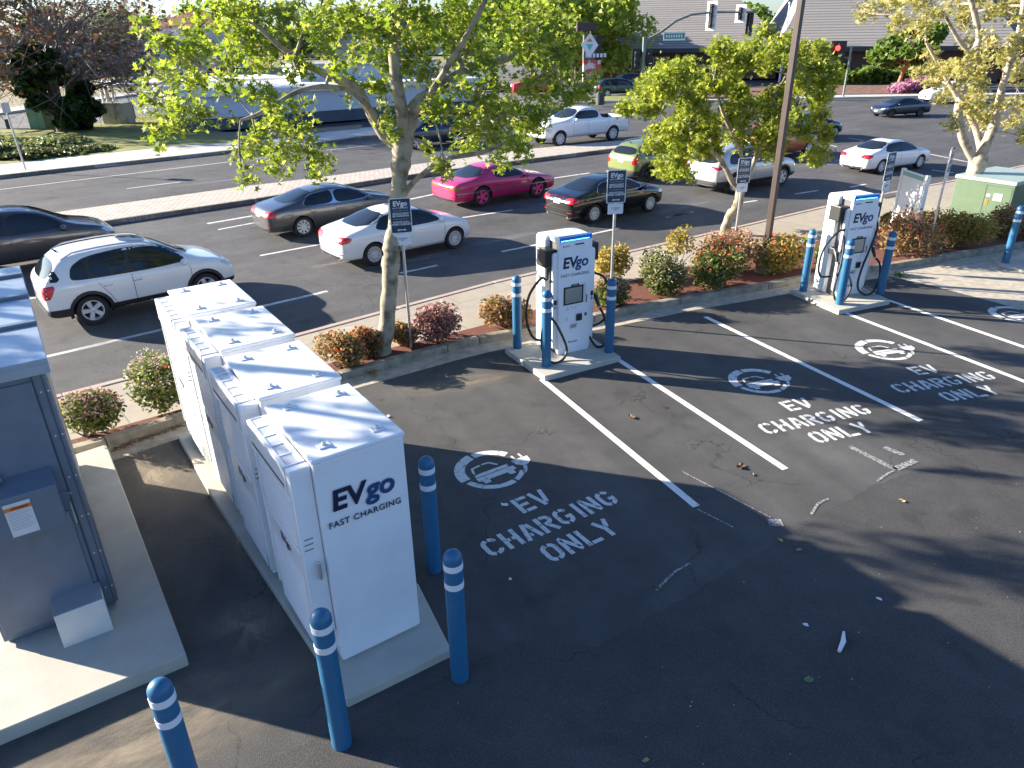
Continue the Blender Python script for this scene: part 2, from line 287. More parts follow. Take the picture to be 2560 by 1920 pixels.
# far right corner
FR=[at(*p,-.15) for p in ((1400,262),(1560,256),(1800,254),(2040,249),(2330,243),(2700,238),(3300,235))]
FR2=[at(*p) for p in ((1400,256),(1560,250),(1800,247),(2040,238),(2330,234),(2700,230),(3300,226))]
sheet('corner_sidewalk',FR+FR2[::-1],0,FARW,.3)
sheet('mulch_bed',[at(1720,247)]+[at(2040,238),at(2330,234),at(2340,212),at(2110,212),at(1980,214),at(1760,222)],.05,mat('brown_mulch',(.17,.085,.06),.95,var=.4,vs=2,detail=8),.3)
sheet('corner_lawn',[at(1470,256),at(1560,250),at(1640,249),at(1640,236),at(1560,238),at(1490,243)],.02,GRASS,.3)
sheet('forecourt',[at(900,300),at(1100,280),at(1330,262),at(1480,240),at(1650,225),at(1700,200),at(1500,170),at(1000,150),at(980,170)],-.1,A_OLD)
# ---------------------------------------------------------------- parking markings
mb=MB()
def stripe(x,y0,y1,w=.105): mb.prism([sf(x-w/2,y0)[:2],sf(x+w/2,y0)[:2],sf(x+w/2,y1)[:2],sf(x-w/2,y1)[:2]],-.02,.003)
for x,y0,y1 in ((5.38,5.95,10.2),(7.03,6.1,10.4),(9.89,6.2,11.34),(12.66,5.9,10.3),(14.13,5.9,10.3),(17,5.9,11)): stripe(x,y0,y1)
struct(mb.build('parking_lines',PAINT))
def arc(cx,cy,rx,ry,a0,a1,n=8): return [(cx+rx*math.cos(R(a0+(a1-a0)*i/n)),cy+ry*math.sin(R(a0+(a1-a0)*i/n))) for i in range(n+1)]
W_=.62
GL={'E':[[(.09,0),(.09,1)],[(.22,.91),(W_,.91)],[(.18,.5),(.52,.5)],[(.22,.09),(W_,.09)]],
'V':[[(.08,1),(.30,.0)],[(.40,.16),(.58,1)]],
'C':[arc(.31,.31,.22,.22,350,275,4),arc(.31,.31,.22,.22,255,180,4)+arc(.31,.69,.22,.22,180,105,4),arc(.31,.69,.22,.22,85,10,4)],
'H':[[(.09,0),(.09,1)],[(.53,0),(.53,1)],[(.18,.5),(.28,.5)],[(.35,.5),(.45,.5)]],
'A':[[(.07,0),(.27,1)],[(.38,.92),(.58,0)],[(.24,.28),(.34,.28)]],
'R':[[(.09,0),(.09,1)],[(.22,.91)]+arc(.34,.71,.19,.2,90,-90,6)+[(.24,.51)],[(.33,.45),(.56,0)]],
'G':[arc(.31,.69,.22,.22,20,85,4),arc(.31,.69,.22,.22,105,180,4)+arc(.31,.31,.22,.22,180,260,4),arc(.31,.31,.22,.22,280,360,4)+[(.53,.44),(.36,.44)]],
'I':[[(.3,0),(.3,1)]],'N':[[(.09,0),(.09,.86)],[(.09,1),(.53,.05)],[(.53,.2),(.53,1)]],
'O':[arc(.31,.31,.22,.22,280,360,4)+arc(.31,.69,.22,.22,0,80,4),arc(.31,.69,.22,.22,100,180,4)+arc(.31,.31,.22,.22,180,260,4)],
'L':[[(.09,0),(.09,1)],[(.22,.09),(W_,.09)]],'Y':[[(.31,0),(.31,.48),(.08,1)],[(.40,.56),(.55,1)]]}
def stroke(mb,pts,w,z0,z1):
    P=[Vector((p[0],p[1],0)) for p in pts]; n=len(P); Lf=[];Rt=[]
    for i in range(n):
        t0=(P[i]-P[i-1]).normalized() if i else None; t1=(P[i+1]-P[i]).normalized() if i<n-1 else None
        t=((t0 or t1)+(t1 or t0)).normalized(); k=1/max(.5,t.dot(t0 or t1)); q=Vector((-t.y,t.x,0))*w/2*k; Lf.append(P[i]+q); Rt.append(P[i]-q)
    for i in range(n-1): mb.add([(*Rt[i][:2],z1),(*Rt[i+1][:2],z1),(*Lf[i+1][:2],z1),(*Lf[i][:2],z1)],[(0,1,2,3)])
STP=worn('stencil_paint',(.62,.61,.58),(.28,.27,.26),14,(.33,.45))
def stencil(org,rot,z=.0035,only_icon=False):
    mb=MB()
    def word(s,x,y,h,adv):
        xs=[0]
        for ch in s: xs.append(xs[-1]+adv*(.62 if ch=='I' else 1.03))
        for i,ch in enumerate(s):
            for k,pl in enumerate(GL[ch]): stroke(mb,[(x+xs[i]-(.12*adv if ch=='I' else 0)+px*adv/.70,y+py*h) for px,py in pl],.06,0,z)
    word('CHARGING',0,0,.33,.257); word('EV',.79,.5,.33,.25); word('ONLY',.53,-.48,.33,.26)
    cx,cy=1.0,1.62
    for a0,a1,w in ((100,188,.15),(28,95,.12),(195,285,.09),(290,322,.075)):
        r=.44
        pts=[(cx+r*math.cos(R(a0+(a1-a0)*i/14)),cy+r*math.sin(R(a0+(a1-a0)*i/14))) for i in range(15)]; stroke(mb,pts,w,0,z)
    def loc(pts): return [(cx+p[0],cy+p[1],z) for p in pts]
    # car outline: cabin, body, wheels bumps
    stroke(mb,[(cx-.26,cy+.02),(cx-.22,cy+.15),(cx-.08,cy+.17)],.035,0,z); stroke(mb,[(cx-.05,cy+.175),(cx+.06,cy+.165),(cx+.14,cy+.05)],.035,0,z)
    mb.add(loc([(-.28,-.01),(.26,-.01),(.24,-.08),(-.29,-.08)]),[(3,2,1,0)]); mb.add(loc([(-.3,-.095),(.3,-.095),(.31,-.18),(.2,-.2),(-.24,-.2),(-.3,-.18)]),[(5,4,3,2,1,0)])
    for sx in (-.2,.2): mb.add(loc([(sx-.055,-.19),(sx-.045,-.27),(sx+.045,-.27),(sx+.055,-.19)]),[(0,1,2,3)])
    mb.add(loc([(.34,.02),(.62,.02),(.60,-.1),(.52,-.17),(.43,-.17),(.36,-.1)]),[(5,4,3,2,1,0)]); stroke(mb,[(cx+.42,cy+.03),(cx+.42,cy+.13)],.035,0,z); stroke(mb,[(cx+.54,cy+.03),(cx+.54,cy+.13)],.035,0,z); stroke(mb,[(cx+.46,cy-.17),(cx+.40,cy-.28),(cx+.34,cy-.33)],.05,0,z)
    o=mb.build('stall_stencil',STP); o.location=org; o.rotation_euler=(0,0,rot); o['kind']='structure'; return o
stencil(sf(2.62,6.2),R(33)); stencil(sf(7.5,6.93),R(18.5)); stencil(sf(10.43,6.98),R(14.5)); stencil(sf(14.5,6.95),R(18))
# old ghost paint
mb=MB()
for pts,w in (([(5.72,6.7),(6.05,5.35)],.02),([(5.95,5.28),(6.1,5.2)],.14),([(8.3,6.15),(8.36,5.4)],.09),([(8.36,5.42),(8.8,5.45)],.1),([(8.72,5.9),(8.78,5.62)],.09),([(6.55,5.17),(6.8,5.3),(7.0,5.32)],.035),([(7.9,5.32),(8.12,5.38),(8.3,5.4)],.035),([(4.0,4.9),(4.35,5.05),(4.6,5.1)],.03),([(5.35,5.9),(5.5,5.4)],.02)):
    stroke(mb,[tuple((sf(*p))[:2]) for p in pts],w,0,.0045)
struct(mb.build('faded_markings',FADED))
# ---------------------------------------------------------------- equipment pads
CR=R(34.3); CX=Vector((math.cos(CR),math.sin(CR),0)); CY=Vector((-math.sin(CR),math.cos(CR),0))
def cf(o,x,y,z=0): return Vector((o[0],o[1],0))+CX*x+CY*y+Vector((0,0,z))
CO=Vector((-1.66,5.06,0))
def pad(name,pts,h,label):
    mb=MB(); mb.prism([tuple(p[:2]) for p in pts],-.1,h); o=mb.build(name,PADC,bevel=.012); return tag(o,label,'concrete pad')
pad('concrete_pad',[at(867,1749,.1),at(1128,1622,.1),at(1046,1460,.1),cf(CO,1.0,5.9),at(444,1088,.1),at(526,1233,.1)],.1,'long concrete pad under the row of four white power cabinets')
pad('concrete_pad',[at(465,1634,.15),at(266,1110,.15),at(-60,1215,.15),at(-700,2120,.15)],.15,'large thick concrete pad under the tall grey switchgear enclosure')
# ---------------------------------------------------------------- power cabinets
def power_cabinet(label,i):
    t=thing('power_cabinet',label,'power cabinet',(0,0,0),0,'white power cabinets in a row on the long pad')
    W,D,H=.83,1.2,2.26
    b=MB(); b.box(0,0,.03,W,D,H-.045); b.box(.02,.02,0,W-.02,D-.02,.03)
    b.build('cabinet_body',WHITE,t,bevel=.012)
    b=MB(); b.box(-.012,-.012,H-.043,W+.012,D+.012,H); b.build('roof',WHITE,t,bevel=.012)
    for x,y in ((.17,.17),(.17,D-.17),(W-.17,.17),(W-.17,D-.17)):
        b=MB(); b.box(x-.055,y-.045,H+.001,x+.055,y+.045,H+.012); p=b.build('lifting_plate',WHITE,t,bevel=.003)
        b=MB(); b.lathe([(.021,H+.012),(.021,H+.03),(.015,H+.038),(0.001,H+.04)],8,T=Matrix.Translation((x,y,0))); b.build('bolt',GALV,p,smooth=True)
    # door on the -x side, standing proud, with louvred panels
    dm=MB(); y0,y1=.16,D-.03; zt=H-.1
    dm.box(-.19,y0-.1,.36,-.002,y0-.002,zt+.02)           # near stile (wraps the edge)
    dm.box(-.19,y1-.05,.30,-.002,y1,zt)               # far stile
    dm.box(-.172,y0,.12,-.002,y1-.052,1.02,0); dm.box(-.176,y0,1.022,-.002,y1-.052,1.248); dm.box(-.172,y0,1.25,-.002,y1-.052,zt-.27); dm.box(-.155,y0-.0,.07,-.002,y1-.01,.118)
    d=dm.build('door',WHITE,t,bevel=.012)
    for z0,z1,n in ((.15,.98,22),(1.30,zt-.33,14)):
        lm=MB()
        for k in range(n):
            z=z0+(z1-z0)*k/n; h=(z1-z0)/n
            lm.add([(-.173,y0+.03,z),(-.173,y1-.08,z),(-.180,y1-.08,z+h*.25),(-.180,y0+.03,z+h*.25),(-.173,y1-.08,z+h*.9),(-.173,y0+.03,z+h*.9)],[(0,1,2,3),(3,2,4,5)])
        lm.build('louvre_panel',WHITE,d)
        lm=MB()
        for k in range(n):
            z=z0+(z1-z0)*k/n; h=(z1-z0)/n; lm.box(-.1755,y0+.03,z-h*.2,-.1725,y1-.08,z+h*.14)
        lm.build('louvre_shade_strips',mat('louvre_shade_grey',(.07,.085,.11),.6),d)  # dark strips colour in the shadow line under each louvre
        lm=MB(); [lm.box(-.1745,y0+.012,z0+.03*q,-.1725,y0+.022,z0+.03*q+.014) for q in range(int((z1-z0)/.03))]; lm.build('perforation_row',GRY,d)
    # hood with five slots
    hm=MB(); n=5; ys=np.linspace(y0+.0,y1,n+1)
    hm.box(-.2,y0,zt-.02,-.19,y1,zt+.03); hm.box(-.02,y0,zt-.02,-.013,y1,zt+.03)
    for k in range(n+1): hm.box(-.19,max(y0,ys[k]-.014),zt-.02,-.02,min(y1,ys[k]+.014),zt+.0295)
    hm.box(-.1899,y0,zt+.0225,-.165,y1,zt+.0285); hm.box(-.06,y0,zt+.0225,-.0205,y1,zt+.0285)
    hm.box(-.2,y0,zt-.26,-.19,y1,zt-.02); hm.box(-.19,y0,zt-.26,-.002,y0+.01,zt-.021); hm.box(-.19,y1-.01,zt-.26,-.002,y1,zt-.021)
    hd=hm.build('vent_hood',WHITE,t,bevel=.003)
    hm=MB(); hm.box(-.19,y0+.011,zt-.01,-.021,y1-.011,zt+.022); hm.build('grille',mat('slot_grey',(.52,.56,.60),.4),hd)
    hm=MB(); hm.box(-.203,y0+.06,zt-.2,-.2005,y1-.06,zt-.17); hm.build('intake_slot',DKG,hd)
    hm=MB()
    for k in range(3):
        hm.box(-.165+.005*k,y0-.1025,1.36+.055*k,-.085+.005*k,y0-.1003,1.375+.055*k)
    hm.build('slot_vent',GRY,d)
    hm=MB(); hm.box(-.085,y0-.135,1.03,-.055,y0-.1,1.2); hm.box(-.09,y0-.16,1.06,-.06,y0-.135,1.24)
    hm.build('handle',GALV,d,bevel=.006)
    lab=text('logo','EVgo',.13,NAVY,d,(-.1775,.62,1.13),(R(90),0,R(-90)),.004,ext=.0008)
    if i==0:
        o=text('logo','EV',.28,NAVY,t,(.255,-.0135,1.8),(R(90),R(0),0),.009,shear=.1,ext=.0008); o2=text('logo','go',.28,NAVY2,t,(.56,-.0135,1.8),(R(90),0,0),.008,shear=.1,ext=.0008); text('charging_text','FAST CHARGING',.085,NAVY,t,(.40,-.0135,1.575),(R(90),0,0),.0008,sp=1.08,ext=.0008)
    return t
pos=[cf(CO,0.03,.025,.1),cf(CO,0.035,1.43,.1),cf(CO,.06,2.87,.1),cf(CO,.04,4.28,.1)]
for i,lb in enumerate(('nearest white power cabinet with a large logo on its front','second white power cabinet from the front of the row, dappled roof','third white power cabinet from the front of the row','rearmost white power cabinet of the row nearest the street')):
    t=power_cabinet(lb,i); t.location=pos[i]; t.rotation_euler=(0,0,CR)
# ---------------------------------------------------------------- grey switchgear enclosure
t=thing('switchgear_enclosure','tall grey metal switchgear enclosure with warning label at left edge','electrical enclosure',at(299,1507,.15),R(34.4))
W,D,H=1.02,3.4,2.78
b=MB(); b.box(-W,0,.04,0,D,H); b.box(-W+.03,.03,0,-.03,D-.03,.04); b.build('enclosure_body',GBOX,t,bevel=.008)
b=MB(); b.box(-W-.05,-.08,H+.002,.05,D+.05,H+.05); b.box(-W-.05,-.08,H-.09,.05,-.06,H+.002); b.box(.032,-.06,H-.09,.05,D+.05,H+.002)
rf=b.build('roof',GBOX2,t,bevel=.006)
for y in (.98,2.0,2.95):
    b=MB(); b.box(-W-.055,y-.04,H+.05,.055,y+.04,H+.085); b.build('roof_seam',GBOX,rf,bevel=.006)
b=MB(); b.box(-W+.03,-.02,.1,-.12,-.002,H-.16); b.build('door',GBOX,t,bevel=.006)
b=MB(); b.box(-.115,-.012,.06,-.108,-.001,H-.1); b.box(-.04,-.006,.06,-.034,-.001,H-.1); b.box(.001,.1,.06,.006,.106,H-.1); b.build('panel_gap',GBD,t)
b=MB()
for z in (.25,.7,1.15,1.6,2.05,2.5):
    for x in (-.075,-.018): b=MB(); b.lathe([(.01,0),(.01,.008),(.001,.011)],8,T=Matrix.Translation((x,-.002,z))@Matrix.Rotation(R(90),4,'X')); b.build('screw',GALV,t)
b=MB(); b.prism([(-.02,1.28),(-.27,1.28),(-.27,1.70),(-.02,1.78)],-W+.12,-.19,T=Matrix(((0,0,1,0),(1,0,0,0),(0,1,0,0),(0,0,0,1)))); ab=b.build('access_box',GBOX,t,bevel=.008)
b=MB(); b.box(-W+.03,-.045,.12,-.16,-.021,1.27); b.build('lower_door',GBOX,t,bevel=.006)
b=MB(); b.box(-.62,-.275,1.30,-.41,-.272,1.64); lb=b.build('warning_label',LABW,ab)
b=MB(); b.box(-.62,-.277,1.565,-.41,-.2755,1.605); b.build('orange_band',ORAN,lb); text('warning_text','WARNING',.028,BLK,lb,(-.50,-.2785,1.585),(R(90),0,0),.0006)
b=MB()
for k in range(9): b.box(-.605,-.2755,1.545-.022*k,-.44+.02*math.sin(k*2.1),-.2745,1.549-.022*k)
b.build('label_text',GRY,lb)
b=MB(); b.box(-.56,-.05,1.205,-.33,-.046,1.235); n_=b.build('nameplate',BLK,t)
b=MB(); b.box(-.54,-.052,1.216,-.36,-.0505,1.224); b.build('nameplate_text',LABW,n_)
b=MB(); b.box(-W+.05,-.13,1.80,-.56,-.022,1.835); b.box(-W+.05,-.03,1.80,-.56,-.022,1.87); b.build('bracket',GBOX,t,bevel=.003)
b=MB(); b.tube([(-.13,-.05,1.36),(-.13,-.05,1.12)],.007,6); b.tube([(-.16,-.06,1.48),(-.10,-.1,1.48)],.012,6); b.build('latch',GALV,t,smooth=True)
b=MB(); b.prism([(0,.0),(-.36,.0),(-.27,.34),(-.0,.37)],0,.44,T=Matrix(((0,0,1,0),(1,0,0,0),(0,1,0,0),(0,0,0,1)))); g=b.build('junction_box',GALV,bevel=.006)
g.location=cf(at(299,1507,.15),-.55,-.03,.15); g.rotation_euler=(0,0,R(34.4)); tag(g,'small galvanised sheet metal box at the foot of the grey enclosure','junction box')
# ---------------------------------------------------------------- bollards
def bollard(loc,label,group,h=1.45,r=.085):
    t=thing('bollard',label,'bollard',loc,0,group)
    prof=[(r,0),(r,h-r)]+[(r*math.cos(R(a)),h-r+r*math.sin(R(a))) for a in (15,30,45,60,75,88)]
    b=MB(); b.lathe(prof,24); b.build('post_sleeve',BOLB,t,smooth=True)
    for z in (h-.155,h-.355):
        b=MB(); b.lathe([(r+.0005,z-.032),(r+.003,z-.03),(r+.003,z+.03),(r+.0005,z+.032)],24); b.build('reflective_band',REFL,t,smooth=True)
    return t
def hb(px,py,top,z0=0):
    g=at(px,py,z0); return g,hgt(g,top)-z0
for (px,py,top,lb) in ((855,1858,1515,'blue bollard standing before the front left corner of the nearest white cabinet'),(1150,1692,1370,'blue bollard in front of the right corner of the nearest white cabinet'),(1086,1423,1135,'blue bollard beside the right side of the nearest white cabinet')):
    g,h=hb(px,py,top); bollard(g,lb,'bollards around the power cabinets',1.5)
bollard(tuple(at(393,1702,1.5))[:2]+(0,),'blue bollard cut off by the bottom edge left of the others','bollards around the power cabinets',1.5)
bollard((-3.5,9.85,0),'blue bollard hidden behind the row of white cabinets','bollards around the power cabinets',1.5)
# ---------------------------------------------------------------- chargers
def charger(label,pads,loc,rz,flip=False):
    t=thing('charging_station',label,'EV charger',loc,rz,'fast charging stations')
    # local: x to the right, -y towards the stalls, origin at the front centre of the plinth
    W=.69; D=.62; H=2.2
    def rp(x0,x1,z0,z1,r=.05):
        return [(x1-r+r*math.cos(R(a)),z1-r+r*math.sin(R(a))) for a in (0,30,60,90)]+[(x0+r+r*math.cos(R(a)),z1-r+r*math.sin(R(a))) for a in (90,120,150,180)]+[(x0+r+r*math.cos(R(a)),z0+r+r*math.sin(R(a))) for a in (180,210,240,270)]+[(x1-r+r*math.cos(R(a)),z0+r+r*math.sin(R(a))) for a in (270,300,330,360)]
    XZ=Matrix(((1,0,0,0),(0,0,-1,0),(0,1,0,0),(0,0,0,1)))     # prism along -y
    b=MB(); b.prism(rp(-.43,.43,.0,2.17,.07),-D,-.3,T=XZ); b.build('rear_housing',WHITE,t,bevel=.015)
    b=MB(); b.box(-.33,.04,.0,.33,.3,2.1); b.build('core',DKG,t)
    b=MB(); b.box(-.35,-.01,2.1,.35,.302,2.175); b.build('top_cover',WHITE,t,bevel=.01)
    b=MB(); b.prism(rp(-.44,.44,.12,1.93,.06),-.06,.0,T=XZ); b.build('wing_panel',WHITE,t,bevel=.01)
    b=MB(); b.prism(rp(-W/2,W/2,.0,H,.05),-.03,.035,T=XZ); fp=b.build('front_panel',WHITE,t,bevel=.008)
    F=-.0355
    b=MB(); b.box(-.33,-.037,2.11,.33,-.034,2.19); b.box(-.335,-.034,2.2005,.335,.025,2.204); bl=b.build('blue_light_bar',BLUEL,fp)
    b=MB()
    for k in range(26): b.box(-.30+.0225*k,-.040,2.125,-.29+.0225*k,-.0373,2.134)
    b.build('led_strip',LED,bl)
    b=MB(); b.box(-.02,F-.002,2.03,.17,F,2.055); b.build('black_tab',BLK,fp)
    b=MB(); b.prism([(-.27,2.02),(-.235,2.02),(-.2525,2.055)],F*-1,F*-1+.0015,T=XZ); b.build('maker_mark',NAVY,fp); text('maker_name','DELTA',.032,NAVY,fp,(-.175,F-.001,2.03),(R(90),0,0),.0005)
    text('logo','EV',.27,NAVY,fp,(-.12,F-.001,1.72),(R(90),0,0),.009,shear=.1); text('logo','go',.27,NAVY2,fp,(.135,F-.001,1.72),(R(90),0,0),.008,shear=.1)
    text('charging_text','FAST CHARGING',.075,NAVY,fp,(0,F-.001,1.5),(R(90),0,0),.0006,sp=1.05)
    text('web_address','EVgo.com',.05,NAVY,fp,(-.03,F-.001,.22),(R(90),0,0),.001,shear=.2)
    b=MB(); b.box(-.24,F-.006,.95,.18,F-.001,1.29); sc=b.build('touch_screen_frame',BLK,fp,bevel=.008)
    b=MB(); b.box(-.205,F-.008,.98,.145,F-.0065,1.26); b.build('screen',SCR,sc)
    b=MB(); b.box(-.08,F-.006,1.292,.08,F-.001,1.325); tb=b.build('screen_tab',NAVY,fp); text('tab_text','HOLIDAY',.022,REFL,tb,(0,F-.0075,1.308),(R(90),0,0),.0005)
    b=MB(); b.box(.18,F-.003,.95,.235,F-.0005,1.32); b.build('screen_recess',OFFW,fp)
    b=MB(); b.box(.235,F-.004,.93,.27,F-.001,1.1); cs=b.build('card_slot',GALV,fp); b=MB(); b.box(.245,F-.006,.95,.255,F-.0045,1.08); b.build('slot',BLK,cs)
    b=MB()
    for x in (-.15,-.06,.03,.12): b.lathe([(.008,0),(.008,.003),(.001,.004)],8,T=Matrix.Translation((x,F,.90))@Matrix.Rotation(R(90),4,'X'))
    b.box(-.2,F-.001,.855,-.12,F,.863); b.box(-.05,F-.001,.865,.04,F,.872); b.build('button_row',GRY,fp)
    b=MB(); b.box(.02,F-.004,.60,.17,F-.0005,.76); rd=b.build('reader_bezel',OFFW,fp,bevel=.004); b=MB(); b.box(.035,F-.03,.615,.155,F-.0045,.745); b.build('card_reader',BLK,rd,bevel=.012)
    b=MB(); b.lathe([(.035,0),(.035,.003),(.001,.004)],16,T=Matrix.Translation((-.17,F,.68))@Matrix.Rotation(R(90),4,'X')); b.build('badge',OFFW,fp)
    b=MB(); b.box(-.08,F-.002,.55,.07,F,.56); b.box(-.1,F-.002,.49,.05,F,.5); b.box(-.085,F-.002,.515,.05,F,.535); b.build('arrow_mark',NAVY,fp)
    b=MB(); b.box(.22,F-.001,.68,.27,F,.74); b.build('sticker',NAVY2,fp)
    for s,ch,z in ((-1,'A',.93),(1,'B',.98)):
        b=MB(); b.box(s*.39-.03,-.0035,z+.05,s*.39+.03,-.001,z+.14); b.build('plug_label',NAVY,t); text('connector_letter',ch,.07,NAVY,t,(s*.39,-.0025,z),(R(90),0,0),.001)
    for s in (-1,1):
        b=MB(); b.box(*sorted((s*.34,s*.56))[:1],.065,1.66,max(s*.34,s*.56),.38,1.98); h=b.build('cable_housing',BLK,t,bevel=.02)
        b=MB(); b.box(min(s*.33,s*.47),.07,.92,max(s*.33,s*.47),.32,1.06); hs=b.build('connector_holster',BLK,t,bevel=.015)
        b=MB(); b.tube([(s*.47,.12,1.04),(s*.50,.02,.98),(s*.52,-.06,.82)],[.035,.045,.028],10); b.tube([(s*.521,-.062,.815),(s*.525,-.07,.79)],.034,10); b.build('connector',BLK,hs,smooth=True)
        b=MB(); b.tube([(s*.5215,-.0625,.812),(s*.5245,-.069,.795)],.036,10); b.build('band',REFL,hs,smooth=True)
    def cable(pts):
        P=[Vector(p) for p in pts]; out=[]
        for i in range(len(P)-1):
            p0=P[max(i-1,0)];p1=P[i];p2=P[i+1];p3=P[min(i+2,len(P)-1)]
            for k in range(10):
                u=k/10; out.append(.5*((2*p1)+(p2-p0)*u+(2*p0-5*p1+4*p2-p3)*u*u+(3*p1-p0-3*p2+p3)*u**3))
        out.append(P[-1]); b=MB(); b.tube(out,.023,10); b.build('charging_cable',RUB,t,smooth=True)
    if not flip:
        cable([(-.44,.2,1.7),(-.45,.2,1.42),(-.62,.12,1.48),(-.86,.12,1.2),(-.93,.1,.8),(-.80,.08,.42),(-.55,.1,.33),(-.38,.2,.55),(-.37,.25,.8)])
        cable([(-.525,-.07,.80),(-.40,-.12,.6),(-.26,-.2,.2),(-.38,-.28,.03),(-.62,-.32,.03),(-.80,-.28,.25),(-.78,-.2,.6),(-.6,-.1,.95),(-.43,0.05,1.2),(-.4,.2,1.66)])
        cable([(.45,.2,1.7),(.47,.1,1.45),(.68,.05,1.32),(.85,.05,1.0),(.90,.1,.65),(.75,.15,.4),(.5,.15,.35)])
        cable([(.525,-.07,.80),(.62,-.1,.6),(.70,-.12,.25),(.62,-.14,.05),(.48,-.1,.03),(.40,-.05,.14),(.38,.1,.3)])
    else:
        cable([(-.44,.2,1.7),(-.43,.0,1.5),(-.62,-.05,1.5),(-.86,.0,1.2),(-.93,.02,.85),(-.82,.05,.52),(-.55,.02,.48)])
        cable([(-.44,.12,1.66),(-.40,-.02,1.25),(-.50,-.15,.8),(-.66,-.25,.3),(-.60,-.32,.03),(-.36,-.32,.04),(-.20,-.25,.3),(-.25,-.1,.6),(-.48,-.05,.8)])
        cable([(.45,.2,1.7),(.46,-.02,1.5),(.30,-.1,1.1),(.10,-.15,.55),(.08,-.18,.2),(.28,-.22,.03),(.52,-.2,.06),(.68,-.15,.35),(.66,-.1,.65),(.53,-.07,.80)])
        cable([(.47,.2,1.68),(.49,.05,1.3),(.46,.02,1.05)])
    return t
pad('concrete_pad',[at(1262,871,.1),at(1362,941,.1),at(1552,891,.1),at(1455,828,.1)],.1,'concrete pad under the nearer charging station')
pad('concrete_pad',[at(1976,724,.1),at(2098,776,.1),at(2226,750,.1),at(2120,698,.1)],.1,'concrete pad under the farther charging station')
c1=Vector((1.14,12.51,.1)); charger('nearer white fast charging station with black cables between blue bollards',None,c1,R(28))
c2=at(2118,736,.1); charger('farther white fast charging station beside the rust coloured bushes',None,c2,R(20),True)
for (px,py,lb) in ((1293.5,869,'blue bollard at the back left of the nearer charging station'),(1366,914,'blue bollard in front of the nearer charging station'),(1521.8,879,'blue bollard on the right of the nearer charging station')):
    bollard(at(px,py,.1),lb,'bollards at the nearer charging station',1.42)
for (px,py,lb) in ((2008,727,'blue bollard at the back left of the farther charging station'),(2098,760,'blue bollard in front of the farther charging station'),(2200,735,'blue bollard on the right of the farther charging station')):
    bollard(at(px,py,.1),lb,'bollards at the farther charging station',1.42)
bollard(at(2513,656,.08),'lone blue bollard on the kerb stub near the right edge','bollards at the right edge',1.42); bollard(at(2570,655,.08),'blue bollard half cut off by the right edge','bollards at the right edge',1.42)
pad('concrete_pad',[at(2488,655,.08),at(2560,676,.08),at(2660,680,.08),at(2640,640,.08),at(2560,632,.08)],.08,'low concrete stub under the bollard at the right edge')
# ---------------------------------------------------------------- signs
def ev_sign(px,py,z,top,rz,label):
    g=at(px,py,z); H=hgt(g,top)-z
    t=thing('parking_sign',label,'sign',g,rz,'charging bay signs on posts')
    b=MB(); b.tube([(0,0,0),(0,0,H-.02)],.028,12); b.build('post',ALU,t,smooth=True)
    def plate(name,x0,z0,x1,z1,y,m,r=.03,th=.004):
        pts=[(x1-r+r*math.cos(R(a)),z1-r+r*math.sin(R(a))) for a in (0,30,60,90)]+[(x0+r+r*math.cos(R(a)),z1-r+r*math.sin(R(a))) for a in (90,120,150,180)]+[(x0+r+r*math.cos(R(a)),z0+r+r*math.sin(R(a))) for a in (180,210,240,270)]+[(x1-r+r*math.cos(R(a)),z0+r+r*math.sin(R(a))) for a in (270,300,330,360)]
        mb=MB(); mb.prism(pts,-y,-y+th,T=Matrix(((1,0,0,0),(0,0,-1,0),(0,1,0,0),(0,0,0,1)))); return mb
    zt=H; zb=H-.62
    s=plate('s',-.19,zb,.19,zt,-.032,REFL).build('sign_plate',REFL,t)
    f=plate('f',-.175,zb+.015,.175,zt-.015,-.0365,SIGNB,.022,.0015).build('sign_face',SIGNB,s)
    Y=-.0385; rx=(R(90),0,0)
    text('logo','EVgo',.12,REFL,f,(0,Y,zt-.1),rx,.004); text('line_text','FAST CHARGING',.034,REFL,f,(0,Y,zt-.175),rx,.0004,sp=1.05)
    b=MB(); b.box(-.13,Y,zt-.222,-.012,Y+.001,zt-.219); b.box(.012,Y,zt-.222,.13,Y+.001,zt-.219); b.box(-.005,Y,zt-.225,.005,Y+.001,zt-.215)
    b.box(-.13,Y,zt-.368,-.012,Y+.001,zt-.365); b.box(.012,Y,zt-.368,.13,Y+.001,zt-.365); b.box(-.005,Y,zt-.371,.005,Y+.001,zt-.361); b.build('rule_lines',REFL,f)
    text('line_text','VEHICLE MUST\nBE CHARGING',.044,REFL,f,(0,Y,zt-.292),rx,.0012); text('line_text','VACATE STALL\nWHEN COMPLETE',.044,REFL,f,(0,Y,zt-.442),rx,.0012)
    b=MB(); b.prism([(-.05,zb+.07),(.05,zb+.07),(.05,zb+.055),(-.05,zb+.055)],-Y,-Y+.001,T=Matrix(((1,0,0,0),(0,0,-1,0),(0,1,0,0),(0,0,0,1)))); b.prism([(.05,zb+.085),(.08,zb+.0625),(.05,zb+.04)],-Y,-Y+.001,T=Matrix(((1,0,0,0),(0,0,-1,0),(0,1,0,0),(0,0,0,1)))); b.prism([(-.05,zb+.085),(-.08,zb+.0625),(-.05,zb+.04)],-Y,-Y+.001,T=Matrix(((1,0,0,0),(0,0,-1,0),(0,1,0,0),(0,0,0,1)))); b.build('arrow',REFL,f)
    s2=plate('s2',-.155,zb-.21,.155,zb-.01,-.033,LABW,.02).build('lower_plate',REFL,t)
    text('lower_text','ACCESSIBLE\n24/7',.034,GRY,s2,(0,-.0385,zb-.11),rx,.0008)
    b=MB(); b.box(-.04,-.027,zb-.03,.04,-.024,zb+.05); b.build('bracket',GALV,t)
    return t
